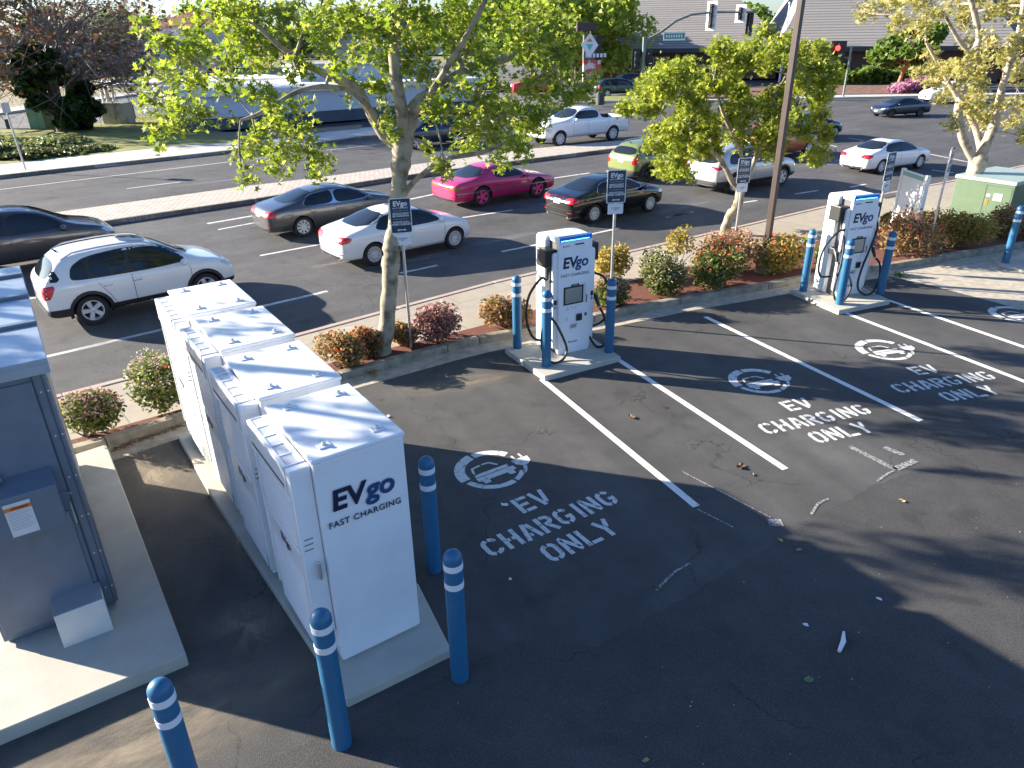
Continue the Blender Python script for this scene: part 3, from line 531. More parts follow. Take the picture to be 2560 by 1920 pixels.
ev_sign(1028,868,.1,494,R(14),'blue and white charging sign on the post beside the big tree trunk')
ev_sign(1524,800,.1,424,R(12),'blue and white charging sign on the post behind the nearer charging station')
ev_sign(1832,645,.1,394,R(18),'blue and white charging sign in front of the small forked tree')
ev_sign(2163,700,.1,380,R(38),'blue and white charging sign behind the farther charging station')
ev_sign(2318,632,.1,366,R(50),'tilted looking charging sign between the blank board and the green box')
# blank notice board
p0=at(2240,600,.1); p1=at(2303,585,.1); p0=at(2261,422,1.95); p1=at(2321,441,1.95); p0.z=p1.z=.1
mid=(p0+p1)/2; d=(p1-p0); t=thing('notice_board','blank white notice board with a thin green header on two white posts','notice board',mid,math.atan2(d.y,d.x)); L=d.length
Hn=1.87
for s in (-1,1):
    b=MB(); b.box(s*L/2-.05,-.05,0,s*L/2+.05,.05,Hn); b.build('post',WPLAIN,t,bevel=.008)
b=MB(); b.box(-L/2+.052,-.03,Hn-1.35,L/2-.052,.03,Hn-.03); bd=b.build('board',WPLAIN,t,bevel=.006)
b=MB(); b.box(-L/2+.052,-.034,Hn-.17,L/2-.052,-.0315,Hn-.06); b.build('header_stripe',mat('pale_green',(.25,.42,.33),.5),bd)
# green transformer box
g0=at(2370,538,.05); g1=at(2560,545,.05)
TG=mat('transformer_green',(.10,.155,.09),.45,var=.06,vs=4); TG2=mat('transformer_lid',(.32,.42,.38),.35,var=.05)
t=thing('transformer_box','big green transformer box beside the pale trunk of the right tree','transformer box',(13.81,22.85,0),R(-57))
Ht=1.36
b=MB(); b.box(0,0,0,1.7,2.3,Ht-.12); b.build('box_body',TG,t,bevel=.02)
b=MB(); b.box(-.04,-.05,Ht-.118,1.74,2.35,Ht); b.build('lid',TG2,t,bevel=.03)
b=MB(); b.box(.92,-.006,.08,.93,-.001,Ht-.18); b.box(1.64,-.006,.08,1.65,-.001,Ht-.18); b.box(.92,-.006,Ht-.19,1.65,-.001,Ht-.18); b.build('door_gap',GBD,t)
b=MB(); b.box(1.18,-.012,Ht-.60,1.42,-.002,Ht-.40); b.build('label',LABW,t); b=MB(); b.box(.98,-.01,Ht-.52,1.08,-.002,Ht-.44); b.build('label',LABW,t); b=MB(); b.box(.98,-.01,Ht-.75,1.06,-.002,Ht-.6); b.build('label',AMB,t)
# tall bronze light pole
g=at(1908,678,.1); t=thing('lamp_pole','tall dark bronze lamp pole on a concrete footing in the planting strip','lamp post',g,R(40))
b=MB(); b.lathe([(.2,-.05),(.2,.55),(.18,.6),(.001,.6)],20); b.build('footing',KERB,t,smooth=True)
b=MB(); b.box(-.065,-.065,.6,.065,.065,8.6); b.build('pole',STEEL,t,bevel=.01)
b=MB(); b.box(-.14,-.14,.6,.14,.14,.64); b.build('base_plate',STEEL,t,bevel=.01)
b=MB(); b.box(-.04,-.6,8.5,.04,-.06,8.58); b.box(-.18,-1.2,8.44,.18,-.6,8.62); b.build('lamp_head',STEEL,t,bevel=.02)
# utility lid in the sidewalk, storm drain
mb=MB(); g=at(862,828,.0); mb.box(-.32,-.2,-.006,.32,.2,.0); o=mb.build('utility_vault',CONC,bevel=.004); o.location=g; o.rotation_euler=(0,0,R(38)); tag(o,'rectangular concrete utility lid in the sidewalk behind the rust coloured shrub','utility vault')
mb=MB()
for k in range(6): mb.box(-.5+.17*k,-.18,0,-.4+.17*k,.18,.02)
o=mb.build('storm_drain',GBD); o.location=at(2222,489,.008); o.rotation_euler=(0,0,R(32)); tag(o,'slotted storm drain grate at the street kerb','drain')
# ---------------------------------------------------------------- cars
PAINTS={}
def paint(name,c,metal=.0,rough=.3): return mat(name,c,rough,metal=metal,coat=1,spec=.5,var=.02,vs=2)
def chaikin(p,n=2):
    for _ in range(n):
        q=[]
        for i in range(len(p)):
            a=p[i];b=p[(i+1)%len(p)]; q+= [(a[0]*.8+b[0]*.2,a[1]*.8+b[1]*.2),(a[0]*.2+b[0]*.8,a[1]*.2+b[1]*.8)]
        p=q
    return p
def rect(a,b,c,d): return [(a,b),(c,b),(c,d),(a,d)]
KINDS={
'sedan':dict(L=4.6,W=1.80,H=1.44,wb=2.75,ro=1.05,R=.33,zb=.2,
  st=[(0,.74,.30,.72,.80),(.018,.90,.24,.90,.86),(.05,.965,.22,1.0,.93),(.165,1,.2,1.07,.95),(.325,1,.2,'T',.95,-.05),(.45,1,.2,'T',.93,0),(.60,1,.2,'T',.91,-.05),(.765,1,.2,1.0,.90),(.90,.97,.2,.90,.82),(.965,.88,.24,.76,.70),(1,.70,.32,.62,.60)],
  win=[(.235,.975),(.30,1.27),(.44,1.34),(.60,1.31),(.735,.985),(.60,.95)],pil=[.47],ws=(.765,.60),rw=(.165,.325)),
'coupe':dict(L=4.66,W=1.85,H=1.36,wb=2.52,ro=1.15,R=.36,zb=.2,
  st=[(0,.78,.30,.74,.80),(.02,.92,.24,.88,.84),(.06,.97,.22,.95,.88),(.20,1,.2,.98,.9),(.31,1,.2,'T',.9,-.04),(.42,1,.2,'T',.88,0),(.55,1,.2,'T',.87,-.04),(.70,1,.2,.92,.86),(.88,.98,.2,.84,.79),(.97,.9,.24,.70,.66),(1,.76,.32,.6,.58)],
  win=[(.375,.94),(.385,1.22),(.55,1.22),(.68,.93)],pil=[],ws=(.70,.55),rw=(.20,.31)),
'suv':dict(L=4.4,W=1.82,H=1.66,wb=2.6,ro=.92,R=.35,zb=.26,
  st=[(0,.80,.36,.90,.86),(.012,.92,.30,1.03,.98),(.035,.97,.26,1.16,1.03),(.11,1,.25,'T',1.04,-.10),(.2,1,.25,'T',1.03,-.03),(.40,1,.25,'T',1.02,0),(.60,1,.25,'T',1.0,-.05),(.755,1,.25,1.10,1.0),(.89,.98,.25,1.02,.94),(.965,.9,.28,.86,.80),(1,.74,.36,.7,.66)],
  win=[(.145,1.12),(.165,1.36),(.24,1.5),(.42,1.55),(.60,1.50),(.735,1.09),(.55,1.05),(.2,1.08)],pil=[.43,.235],ws=(.755,.60),rw=(.02,.11)),
'pickup':dict(L=6.0,W=2.02,H=1.92,wb=3.75,ro=1.25,R=.41,zb=.42,
  st=[(0,.95,.5,1.24,1.22),(.01,.97,.42,1.30,1.28),(.28,1,.40,1.30,1.28),(.345,1,.40,1.32,1.29),(.375,1,.40,'T',1.28,-.08),(.45,1,.40,'T',1.28,0),(.60,1,.40,'T',1.27,-.03),(.70,1,.40,1.34,1.27),(.9,.99,.40,1.28,1.22),(.975,.94,.42,1.18,1.1),(1,.88,.5,1.0,.95)],
  win=[(.385,1.34),(.39,1.72),(.60,1.74),(.675,1.36)],pil=[.51],ws=(.70,.60),rw=(.345,.375)),
}
def car(name,label,cat,kind,pr=None,pf=None,hd=None,sc=None,near=-1,body=None,rim=RIM,plastic=False,rails=False,rimstyle=5,detail=2,over=None,dual=True,slim=False,group='cars on the road',sx=1,plate=True,tail='side',wrapq=False,chrome=False):
    K=dict(KINDS[kind]); K.update(over or {}); L,W,H,wb,ro,RR=K['L'],K['W'],K['H'],K['wb'],K['ro'],K['R']
    A=at(*pr,z_road)
    if pf is not None:
        B=at(*pf,z_road); v=B-A
        if hd is None: hd=math.degrees(math.atan2(v.y,v.x))
        if sc is None: sc=v.length/wb
    sc=sc or .95
    h=R(hd); X=Vector((math.cos(h),math.sin(h),0)); Y=Vector((-math.sin(h),math.cos(h),0))
    c=A+X*wb/2*sc+Y*(-near)*(W/2-.1)*sc; c.z=z_road+.003
    t=thing(name,label,cat,c,h,group); t.scale=(sc,sc,sc)
    body=body or WHITE
    x0=-wb/2-ro; fx=lambda f:x0+f*L
    hw=W/2; rings=[]
    for s in K['st']:
        f,wf,zb,zt,zbelt=s[:5]; cab=zt=='T'
        if cab: zt=H+s[5]
        x=fx(f); ww=hw*wf*1.02; zm=zb+(zbelt-zb)*.5
        if cab:
            wr=hw*.66 if kind!='pickup' else hw*.74; wr*=1.04 if kind=='suv' else 1
            rows=[(0,zb),(.8*ww,zb),(.965*ww,zb+.07),(ww,zm),(.995*ww,zbelt-.1),(.965*ww,zbelt),(.93*ww,zbelt+.04),((wr+.93*ww)/2+.02,(zbelt+zt)/2+.02),(wr+.02,zt-.10),(wr-.08,zt-.02),(wr*.5,zt+.005),(0,zt+.012)]
        else:
            rows=[(0,zb),(.8*ww,zb),(.965*ww,zb+.07),(ww,zm),(.995*ww,zbelt-.12),(.97*ww,zbelt-.02),(.93*ww,min(zt,zbelt+.03)),(.88*ww,zt-.02),(.8*ww,zt-.005),(.65*ww,zt),(.35*ww,zt+.012),(0,zt+.018)]
        rings.append((x,rows))
    n=12; vs=[];fs=[]
    for x,rows in rings:
        for y,z in rows: vs.append((x,y,z))
        for y,z in rows[-2:0:-1]: vs.append((x,-y,z))
    m=2*n-2
    for i in range(len(rings)-1):
        for j in range(m): fs.append((i*m+j,i*m+(j+1)%m,(i+1)*m+(j+1)%m,(i+1)*m+j))
    for e,rev in ((0,0),(len(rings)-1,1)):
        b=e*m
        for j in range(n-1):
            q=[b+j,b+j+1]+([b+m-j-1] if j+1<n-1 else [])+([b+(m-j)%m] if j>0 else [])
            fs.append(tuple(q[::-1] if not rev else q))
    me=bpy.data.meshes.new('body'); me.from_pydata(vs,[],fs)
    bm=bmesh.new(); bm.from_mesh(me); bmesh.ops.recalc_face_normals(bm,faces=bm.faces); bm.to_mesh(me); bm.free()
    o=bpy.data.objects.new('body',me); C.objects.link(o)
    ss=o.modifiers.new('s','SUBSURF'); ss.levels=2; ss.render_levels=2
    dg=bpy.context.evaluated_depsgraph_get(); sm=bpy.data.meshes.new_from_object(o.evaluated_get(dg))
    o.modifiers.clear(); o.data=sm
    bm=bmesh.new(); bm.from_mesh(sm); bvh=BVHTree.FromBMesh(bm); bm.free()
    # wheel wells
    cb=MB()
    for xx in (-wb/2,wb/2):
        for s in (-1,1):
            T=Matrix.Translation((xx,s*(hw-.26),RR))@Matrix.Rotation(R(-90*s),4,'X'); cb.lathe([(RR*1.14,0),(RR*1.14,.6)],32,T=T)
    co=cb.build('cut',ARCH); bb=bmesh.new(); bb.from_mesh(co.data); bmesh.ops.recalc_face_normals(bb,faces=bb.faces); bb.to_mesh(co.data); bb.free()
    bo=o.modifiers.new('b','BOOLEAN'); bo.object=co; bo.operation='DIFFERENCE'; bo.solver='EXACT'
    if kind=='pickup':
        cb2=MB(); cb2.box(fx(.012),-hw+.1,.85,fx(.335),hw-.1,2.5); co2=cb2.build('cut',ARCH); b2=o.modifiers.new('b2','BOOLEAN'); b2.object=co2; b2.operation='DIFFERENCE'; b2.solver='EXACT'
    dg=bpy.context.evaluated_depsgraph_get(); fm=bpy.data.meshes.new_from_object(o.evaluated_get(dg)); o.modifiers.clear(); o.data=fm
    bpy.data.objects.remove(co); 
    if kind=='pickup': bpy.data.objects.remove(co2)
    fm.materials.clear(); fm.materials.append(body); fm.materials.append(ARCH)
    for p in fm.polygons:
        p.use_smooth=True; ok=False
        for xx in (-wb/2,wb/2):
            if all(math.hypot(fm.vertices[v].co.x-xx,fm.vertices[v].co.z-RR)<RR*1.14+.004 and abs(fm.vertices[v].co.y)>hw-.27 for v in p.vertices): ok=True
        if kind=='pickup' and fx(.012)-.01<p.center.x<fx(.335)+.01 and abs(p.center.y)<hw-.095 and .84<p.center.z<1.5 and (abs(p.normal.z)>.9 and p.center.z<.9 or p.center.z<1.2): ok=True
        p.material_index=1 if ok else 0
    fm.set_sharp_from_angle(angle=R(38))
    o.parent=t; o.name='body'
    def cast(p,mode,s):
        if mode=='side': q=bvh.ray_cast(Vector((p[0],3*s,p[1])),Vector((0,-s,0)))
        elif mode=='rear': q=bvh.ray_cast(Vector((-6,p[0],p[1])),Vector((1,0,0)))
        elif mode=='front': q=bvh.ray_cast(Vector((6,p[0],p[1])),Vector((-1,0,0)))
        else: q=bvh.ray_cast(Vector((p[0],p[1],4)),Vector((0,0,-1)))
        return q[0],q[1]
    def decal(nm,pts,mode,m,s=1,off=.006,parent=None,sub=5):
        b=bmesh.new(); V=[b.verts.new((p[0],p[1],0)) for p in pts]
        try: b.faces.new(V)
        except: b.free(); return None
        bmesh.ops.triangulate(b,faces=b.faces)
        for _ in range(sub):
            ed=[e for e in b.edges if e.calc_length()>.085]
            if not ed: break
            bmesh.ops.subdivide_edges(b,edges=ed,cuts=1,use_grid_fill=False); bmesh.ops.triangulate(b,faces=b.faces)
        bad=[]
        for v in b.verts:
            q,nr=cast((v.co.x,v.co.y),mode,s)
            if q is None: bad.append(v)
            else: v.co=q+nr*off
        if bad: bmesh.ops.delete(b,geom=bad,context='VERTS')
        if not b.faces: b.free(); return None
        me=bpy.data.meshes.new(nm); b.to_mesh(me); b.free()
        # orient outward
        av=Vector((0,0,0)); 
        for p in me.polygons: av+=p.normal*p.area
        ref={'side':Vector((0,s,0)),'rear':Vector((-1,0,0)),'front':Vector((1,0,0)),'top':Vector((0,0,1))}[mode]
        if av.dot(ref)<0: me.flip_normals()
        me.materials.append(m); 
        for p in me.polygons: p.use_smooth=True
        d=bpy.data.objects.new(nm,me); C.objects.link(d); d.parent=parent or t; return d
    sides=(-1,1)
    zbl=K['st'][5][4]
    for s in sides:
        pts=[(fx(f),z) for f,z in K['win']]; pil=sorted(K['pil']); xs=[-9]+[fx(p) for p in pil]+[9]
        for a,b_ in zip(xs[:-1],xs[1:]):
            q=pts
            for cut,keep in ((a+.035,1),(b_-.035,-1)):
                out=[]
                for i in range(len(q)):
                    p1,p2=q[i],q[(i+1)%len(q)]; i1=(p1[0]-cut)*keep>=0; i2=(p2[0]-cut)*keep>=0
                    if i1: out.append(p1)
                    if i1!=i2: u=(cut-p1[0])/(p2[0]-p1[0]); out.append((cut,p1[1]+u*(p2[1]-p1[1])))
                q=out
            if len(q)>2: decal('window',chaikin(q),'side',GLASS,s)
        if detail>1 and len(pts)>3:
            pp=chaikin(pts); cx_=sum(p[0] for p in pp)/len(pp); cz_=sum(p[1] for p in pp)/len(pp)
            outer=[(cx_+(x-cx_)*1.03,cz_+(z-cz_)*1.09) for x,z in pp]; 
            decal('window_surround',outer,'side',CHROME if chrome else TRIM,s,off=.002)
    # windscreen and rear window
    wr=hw*.66
    zc=max(z for z in (K['st'][7][3] if K['st'][7][3]!='T' else 1,)); 
    zt=H-.07
    f0,f1=K['ws']; hb_=hw*.80
    decal('windshield',chaikin([(-hb_,zc+.055),(hb_,zc+.055),(wr*.98,zt-.03),(-wr*.98,zt-.03)],2),'front',GLASS)
    zr=K['st'][3][3] if kind!='suv' else 1.12
    if kind=='pickup': decal('rear_window',chaikin([(-hw*.68,1.38),(hw*.68,1.38),(wr*.98,zt-.1),(-wr*.98,zt-.1)],2),'rear',GLASS)
    elif kind=='suv': decal('rear_window',chaikin([(-hw*.80,1.12),(hw*.80,1.12),(wr*.95,zt-.13),(-wr*.95,zt-.13)],2),'rear',GLASS)
    else: decal('rear_window',chaikin([(-hw*.83,zr+.02),(hw*.83,zr+.02),(wr*1.02,zt-.01),(-wr*1.02,zt-.01)],1),'rear',GLASS)
    # lights
    for s in sides:
        if kind=='sedan':
            decal('taillight',chaikin([(s*hw*.44,.76),(s*hw*.93,.73),(s*hw*.95,.93),(s*hw*.5,.90)],1),'rear',TAIL,off=.012); decal('taillight',chaikin([(x0+.05,.73),(x0+.30,.80),(x0+.33,.90),(x0+.06,.93)],1),'side',TAIL,s,off=.012)
            decal('headlight',chaikin([(s*hw*.5,.60),(s*hw*.92,.63),(s*hw*.92,.76),(s*hw*.6,.68)],1),'front',HEAD); decal('headlight',chaikin([(x0+L-.22,.62),(x0+L-.5,.72),(x0+L-.42,.8),(x0+L-.2,.73)],1),'side',HEAD,s)
        elif kind=='coupe':
            decal('taillight',rect(*sorted((s*hw*.2,s*hw*.93))[:1],.68,max(s*hw*.2,s*hw*.93),.80),'rear',mat('dark_amber_lens',(.28,.09,.04),.15)); decal('taillight',rect(x0+.03,.68,x0+.28,.80),'side',mat('dark_amber_lens',(.28,.09,.04),.15),s)
            decal('side_stripe',rect(x0+.1,.545,x0+L-.1,.575),'side',CHROME,s,off=.01); decal('headlight',rect(x0+L-.25,.56,x0+L-.07,.62),'side',AMB,s)
        elif kind=='suv':
            if tail=='blade': decal('taillight',chaikin([(s*hw*.5,1.0),(s*hw*.97,.90),(s*hw*.97,1.02),(s*hw*.5,1.04)],1),'rear',TAIL); decal('taillight',chaikin([(x0+.02,.9),(x0+.42,1.0),(x0+.38,1.05),(x0+.05,1.03)],1),'side',TAIL,s)
            else: decal('taillight',chaikin([(s*hw*.72,.74),(s*hw*.97,.74),(s*hw*.97,1.05),(s*hw*.76,1.02)],1),'rear',TAIL); decal('taillight',chaikin([(x0+.02,.74),(x0+.14,.76),(x0+.30,1.05),(x0+.06,1.03)],1),'side',TAIL,s)
            decal('headlight',chaikin([(s*hw*.5,.74),(s*hw*.92,.74),(s*hw*.92,.92),(s*hw*.6,.86)],1),'front',HEAD); decal('headlight',chaikin([(x0+L-.14,.72),(x0+L-.46,.90),(x0+L-.36,.95),(x0+L-.14,.86)],1),'side',HEAD,s)
        else:
            decal('taillight',rect(*sorted((s*hw*.84,s*hw*.97))[:1],.85,max(s*hw*.84,s*hw*.97),1.2),'rear',TAIL); decal('headlight',rect(*sorted((s*hw*.55,s*hw*.93))[:1],.8,max(s*hw*.55,s*hw*.93),1.0),'front',HEAD); decal('headlight',rect(x0+L-.25,.82,x0+L-.03,1.0),'side',HEAD,s)
        # door seams, handles
        if detail:
            zs=zbl-.0; pl=[f for f in K['pil'] if f>.4] or [.37]
            xb=fx(pl[-1]); xf=fx(K['ws'][0])-.12; xr=(-wb/2+RR*1.14+.03)
            lines=[[(xb,K['zb']+.1),(xb,zs-.02)],[(xf,K['zb']+.1),(xf+.04,zs-.15),(xf-.02,zs)]]
            if kind!='coupe' : lines.append([(xr+.12,K['zb']+.12),(xr+.02,.62),(xr-.18,zs-.06)])
            for ln in lines:
                for a,b_ in zip(ln[:-1],ln[1:]): decal('door_seam',[(a[0]-.006,a[1]),(a[0]+.006,a[1]),(b_[0]+.006,b_[1]),(b_[0]-.006,b_[1])],'side',SEAM,s,off=.0025)
            decal('door_seam',rect(xr+.1,K['zb']+.10,xf,K['zb']+.112),'side',SEAM,s,off=.0025)
            hx=[xb+.12] if kind=='coupe' else [xb-.24+.48,xr-.02+.05]
            hx=[xb+.10,xr+.0] if kind!='coupe' else [fx(.42)]
            for x in hx:
                q,nr=cast((x,zs-.16),'side',s)
                if q is not None:
                    hbm=MB(); hbm.box(x-.09,q.y-.005*s if s>0 else q.y-.03,zs-.175,x+.09,q.y+.03 if s>0 else q.y+.005,zs-.15); hbm.build('door_handle',CHROME if detail>1 and kind=='suv' else body,t,bevel=.008)
        if wrapq: decal('rear_quarter_glass',chaikin([(x0+.03,1.12),(x0+.42,1.10),(x0+.36,1.36),(x0+.16,1.40)],1),'side',GLASS,s)
        # mirror
        q,_=cast((fx(K['ws'][0])-.18,zbl-.03),'side',s)
        if q is not None:
            mm=MB(); T=Matrix.Translation((fx(K['ws'][0])-.22,s*(abs(q.y)+.10),zbl+.06))@Matrix.Diagonal((.09,.12,.08,1)); 
            mm.lathe([(.001,-1),(.5,-.87),(.87,-.5),(1,0),(.87,.5),(.5,.87),(.001,1)],12,T=T); mm.box(fx(K['ws'][0])-.24,min(s*(abs(q.y)-.06),s*(abs(q.y)+.06)),zbl+.0,fx(K['ws'][0])-.19,max(s*(abs(q.y)-.06),s*(abs(q.y)+.06)),zbl+.03); mm.build('mirror',body,t,smooth=True,ang=60)
        if plastic:
            for xx in (-wb/2,wb/2):
                r1,r2=RR*1.14+.0,RR*1.14+.075; a=[(xx+r2*math.cos(R(d)),RR+r2*math.sin(R(d))) for d in range(-15,196,15)]; b_=[(xx+r1*math.cos(R(d)),RR+r1*math.sin(R(d))) for d in range(195,-16,-15)]
                for i in range(14): decal('arch_trim',[a[i],a[i+1],b_[13-i],b_[14-i]],'side',TRIM,s,off=.012,sub=0) if detail<2 else None
                if detail>1:
                    bmx=MB(); idx=[]
                    def pp(P): 
                        q,nr=cast(P,'side',s); return (q+nr*.012) if q is not None else Vector((P[0],s*hw*.9,P[1]))
                    A_=[pp(p) for p in a]; B_=[pp(p) for p in b_[::-1]]
                    bmx.add(A_+B_,[(i,i+1,15+i+1,15+i) for i in range(14)]); bmx.build('arch_trim',TRIM,t)
            decal('sill_trim',rect(-wb/2+RR*1.14,K['zb']+.01,wb/2-RR*1.14,K['zb']+.17),'side',TRIM,s,off=.012)
            decal('bumper_trim',rect(x0+.0,.3,-wb/2-RR*1.14,.5),'side',TRIM,s,off=.012); decal('bumper_trim',rect(wb/2+RR*1.14,.3,x0+L-.05,.46),'side',TRIM,s,off=.012)
    if plastic: decal('bumper_trim',rect(-hw*.86,.36,hw*.86,.5),'rear',TRIM,off=.012)
    if plate: decal('licence_plate',rect(-.16,.70 if kind!='suv' else .80,.16,.84 if kind!='suv' else .94),'rear',PLATE,off=.01); decal('licence_plate',rect(-.16,.42,.16,.55),'front',PLATE,off=.012)
    decal('grille',chaikin(rect(-hw*.5,.45 if kind!='pickup' else .7,hw*.5,.62 if kind!='pickup' else 1.02),1),'front',TRIM,off=.008)
    decal('bumper_line',rect(-hw*.9,.52,hw*.9,.53),'rear',SEAM,off=.003)
    if kind in ('sedan','coupe') and detail:
        zz=.93
        for s in (-1,1): decal('boot_seam',rect(s*hw*.60-.006,.56,s*hw*.60+.006,zz),'rear',SEAM,off=.004); decal('boot_seam',rect(x0+.03,s*hw*.72-.005,fx(K['rw'][0]),s*hw*.72+.005),'top',SEAM,off=.003); decal('bonnet_seam',rect(fx(K['ws'][0]),s*hw*.78-.005,x0+L-.25,s*hw*.78+.005),'top',SEAM,off=.003)
        decal('valance',rect(-hw*.7,.28,hw*.7,.36),'rear',TRIM,off=.006); decal('reflector',rect(-hw*.85,.42,-hw*.62,.45),'rear',TAIL,off=.008); decal('reflector',rect(hw*.62,.42,hw*.85,.45),'rear',TAIL,off=.008)
    if kind=='sedan':
        for s in (-1,1):
            b=MB(); b.tube([(x0+.03,s*.55,.27),(x0+.16,s*.55,.27)],.035,10); b.build('exhaust_pipe',CHROME,t,smooth=True)
    if rails:
        for s in (-1,1):
            pth=[]
            for i in range(9):
                f=.13+(.60-.13)*i/8; q,nr=cast((fx(f),s*wr*.93),'top',1); pth.append(q+Vector((0,0,.055 if 0<i<8 else .0)))
            b=MB(); b.tube(pth,.018,8); b.build('roof_rail',ALU,t,smooth=True)
        b=MB(); b.tube([(fx(.14),0,H-.08),(fx(.12),0,H+.0)],[.03,.008],8); b.build('antenna',TRIM,t,smooth=True)
    if detail>1 and kind in('sedan','suv'):
        decal('sunroof',chaikin(rect(fx(.44),-wr*.62,fx(.57),wr*.62),1),'top',GLASS,off=.004)
    # wheels
    for xx in (-wb/2,wb/2):
        for s in (-1,1):
            yc=s*(hw-.125); wt=.235
            T=Matrix.Translation((xx,yc,RR))@Matrix.Rotation(R(-90*s),4,'X')
            ri=RR*.68
            b=MB(); b.lathe([(ri,-wt/2),(RR*.93,-wt/2),(RR,-wt/2+.03),(RR,wt/2-.03),(RR*.93,wt/2),(ri+.01,wt/2-.005),(ri,wt/2-.02)],28,T=T,cap=False); wo=b.build('wheel',TYRE,t,smooth=True,ang=50)
            b=MB(); b.lathe([(ri,-.05),(ri,wt/2-.012),(ri-.02,wt/2-.012),(ri-.025,.0),(.001,-.005)],24,T=T,m=0,cap=False)
            dark=1
            nsp=rimstyle; 
            for k in range(nsp):
                a=2*math.pi*k/nsp+.3; wd=.05*5/nsp*(1.25 if nsp>7 else 1.0)*(RR/.33)
                TT=T@Matrix.Rotation(a,4,'Z'); b.add([TT@Vector(p) for p in ((-wd*.7,.03,wt/2-.03),(wd*.7,.03,wt/2-.03),(wd,ri-.01,wt/2-.018),(-wd,ri-.01,wt/2-.018),(-wd*.7,.03,.01),(wd*.7,.03,.01),(wd,ri-.01,.01),(-wd,ri-.01,.01))],[(0,1,2,3),(1,5,6,2),(3,7,4,0)],0)
            b.lathe([(.055,0),(.055,wt/2-.03),(.04,wt/2-.02),(.001,wt/2-.018)],14,T=T)
            b.mi=[0]*len(b.mi); rm=b.build('rim',rim,wo,smooth=True,ang=40)
            b=MB(); b.lathe([(ri-.03,.004),(.001,.006)],20,T=T); b.build('brake_shadow_disc',ARCH,wo)
    return t
WH=paint('pearl_white',(.76,.76,.75)); WH2=paint('white_lacquer',(.80,.80,.80)); GM=paint('gunmetal',(.10,.10,.105),.6); DGR=paint('dark_grey_metallic',(.075,.068,.07),.4,rough=.25); PK=paint('magenta_pink',(.56,.02,.13),.15); BK=paint('black_lacquer',(.005,.005,.006),rough=.12); LIME=paint('olive_lime',(.19,.235,.07),.2); SIL=paint('silver_white',(.55,.55,.54),.4); ORG=paint('burnt_orange',(.36,.10,.04),.4); NVY=paint('dark_navy',(.02,.03,.055),.4); RD=paint('red_lacquer',(.5,.02,.025)); TL=paint('teal_blue',(.03,.13,.16),.3); DG=paint('dark_green',(.02,.045,.04),.4)
PKR=mat('pink_rim',(.75,.07,.22),.35)
car('parked_suv','white compact SUV with roof rails beside the white cabinets','SUV','suv',(241.6,809.4),(521,748),hd=39,sc=.955,body=WH,plastic=True,rails=True,wrapq=True,over=dict(L=4.28,wb=2.555,ro=.88,R=.345))
car('passing_suv','dark grey metallic SUV cut off by the left edge behind the white SUV','SUV','suv',(-60,702),None,hd=37.5,sc=.98,body=DGR,over=dict(L=4.6,wb=2.7,ro=.95))
car('passing_sedan','grey sedan with dented doors beside the median','sedan','sedan',(760.6,591),None,hd=37.5,sc=.94,body=GM,chrome=True,over=dict(L=5.0,wb=2.82,ro=1.15),rimstyle=9,plate=True)
car('passing_sedan','white sedan with thin spoked wheels behind the big tree trunk','sedan','sedan',(936.5,662.5),(1135.3,620.5),body=WH,rimstyle=14,over=dict(L=4.53,wb=2.76,ro=.98))
car('passing_coupe','magenta pink coupe on big pink five spoke wheels','coupe','coupe',(1204.7,516.5),(1341.8,493.2),body=PK,rim=PKR,rimstyle=5,plate=False)
car('passing_sedan','glossy black sedan behind the charging sign','sedan','sedan',(1482,557),(1621,529.5),body=BK,chrome=True,rimstyle=10,over=dict(L=4.58,wb=2.73,ro=1.0))
car('passing_suv','lime green small SUV partly hidden by the middle tree','SUV','suv',(1612,455),None,hd=36,sc=.97,body=LIME,plastic=True,rails=True,rim=RIMD,over=dict(L=4.04,W=1.77,wb=2.52,ro=.72,H=1.6))
car('passing_suv','silver white crossover with thin tail lights behind the forked tree','SUV','suv',(1830,483),None,hd=32,sc=1.0,body=SIL,plastic=True,tail='blade',over=dict(L=4.65,wb=2.7,ro=.98,H=1.68),rimstyle=5)
car('passing_suv','burnt orange SUV behind the lamp pole','SUV','suv',(1928,401),None,hd=30,sc=.95,body=ORG,detail=1)
car('passing_sedan','dark blue car seen through the leaves behind the orange SUV','sedan','sedan',(1990,352),None,hd=22,sc=.95,body=NVY,detail=1)
car('passing_sedan','white sedan with red tail lights right of the lamp pole','sedan','sedan',(2197.8,434),(2286,421),hd=27,sc=.88,body=WH2,rimstyle=7,over=dict(L=4.85,wb=2.8,ro=1.05,H=1.46))
car('oncoming_sedan','dark sedan crossing the far junction towards the left','sedan','sedan',(2297.6,291),(2231,295.5),hd=195,sc=.86,near=1,body=NVY,rim=RIMD,rimstyle=8,group='cars beyond the median')
car('oncoming_pickup','white crew cab pickup truck beyond the median','pickup truck','pickup',(1530,352),(1385,366),near=1,body=WH2,rimstyle=8,group='cars beyond the median',hd=213,sc=.99)
car('oncoming_suv','dark car hidden behind the leaves of the big tree','SUV','suv',(1141,363),(1027,372),near=1,body=NVY,detail=1,hd=214,sc=.95,group='cars beyond the median')
car('far_pickup','white vehicle half hidden by leaves beside the metal building','pickup truck','pickup',(1065,268),None,hd=20,sc=.8,body=WH2,detail=0,group='cars in the far forecourt')
car('far_van','small white pickup in the far forecourt above the teal car','pickup truck','pickup',(1150,216),None,hd=10,sc=.85,body=WH2,detail=0,group='cars in the far forecourt')
car('far_car','teal car in the far forecourt','sedan','sedan',(1200,232),None,hd=12,sc=1.0,body=TL,detail=0,group='cars in the far forecourt')
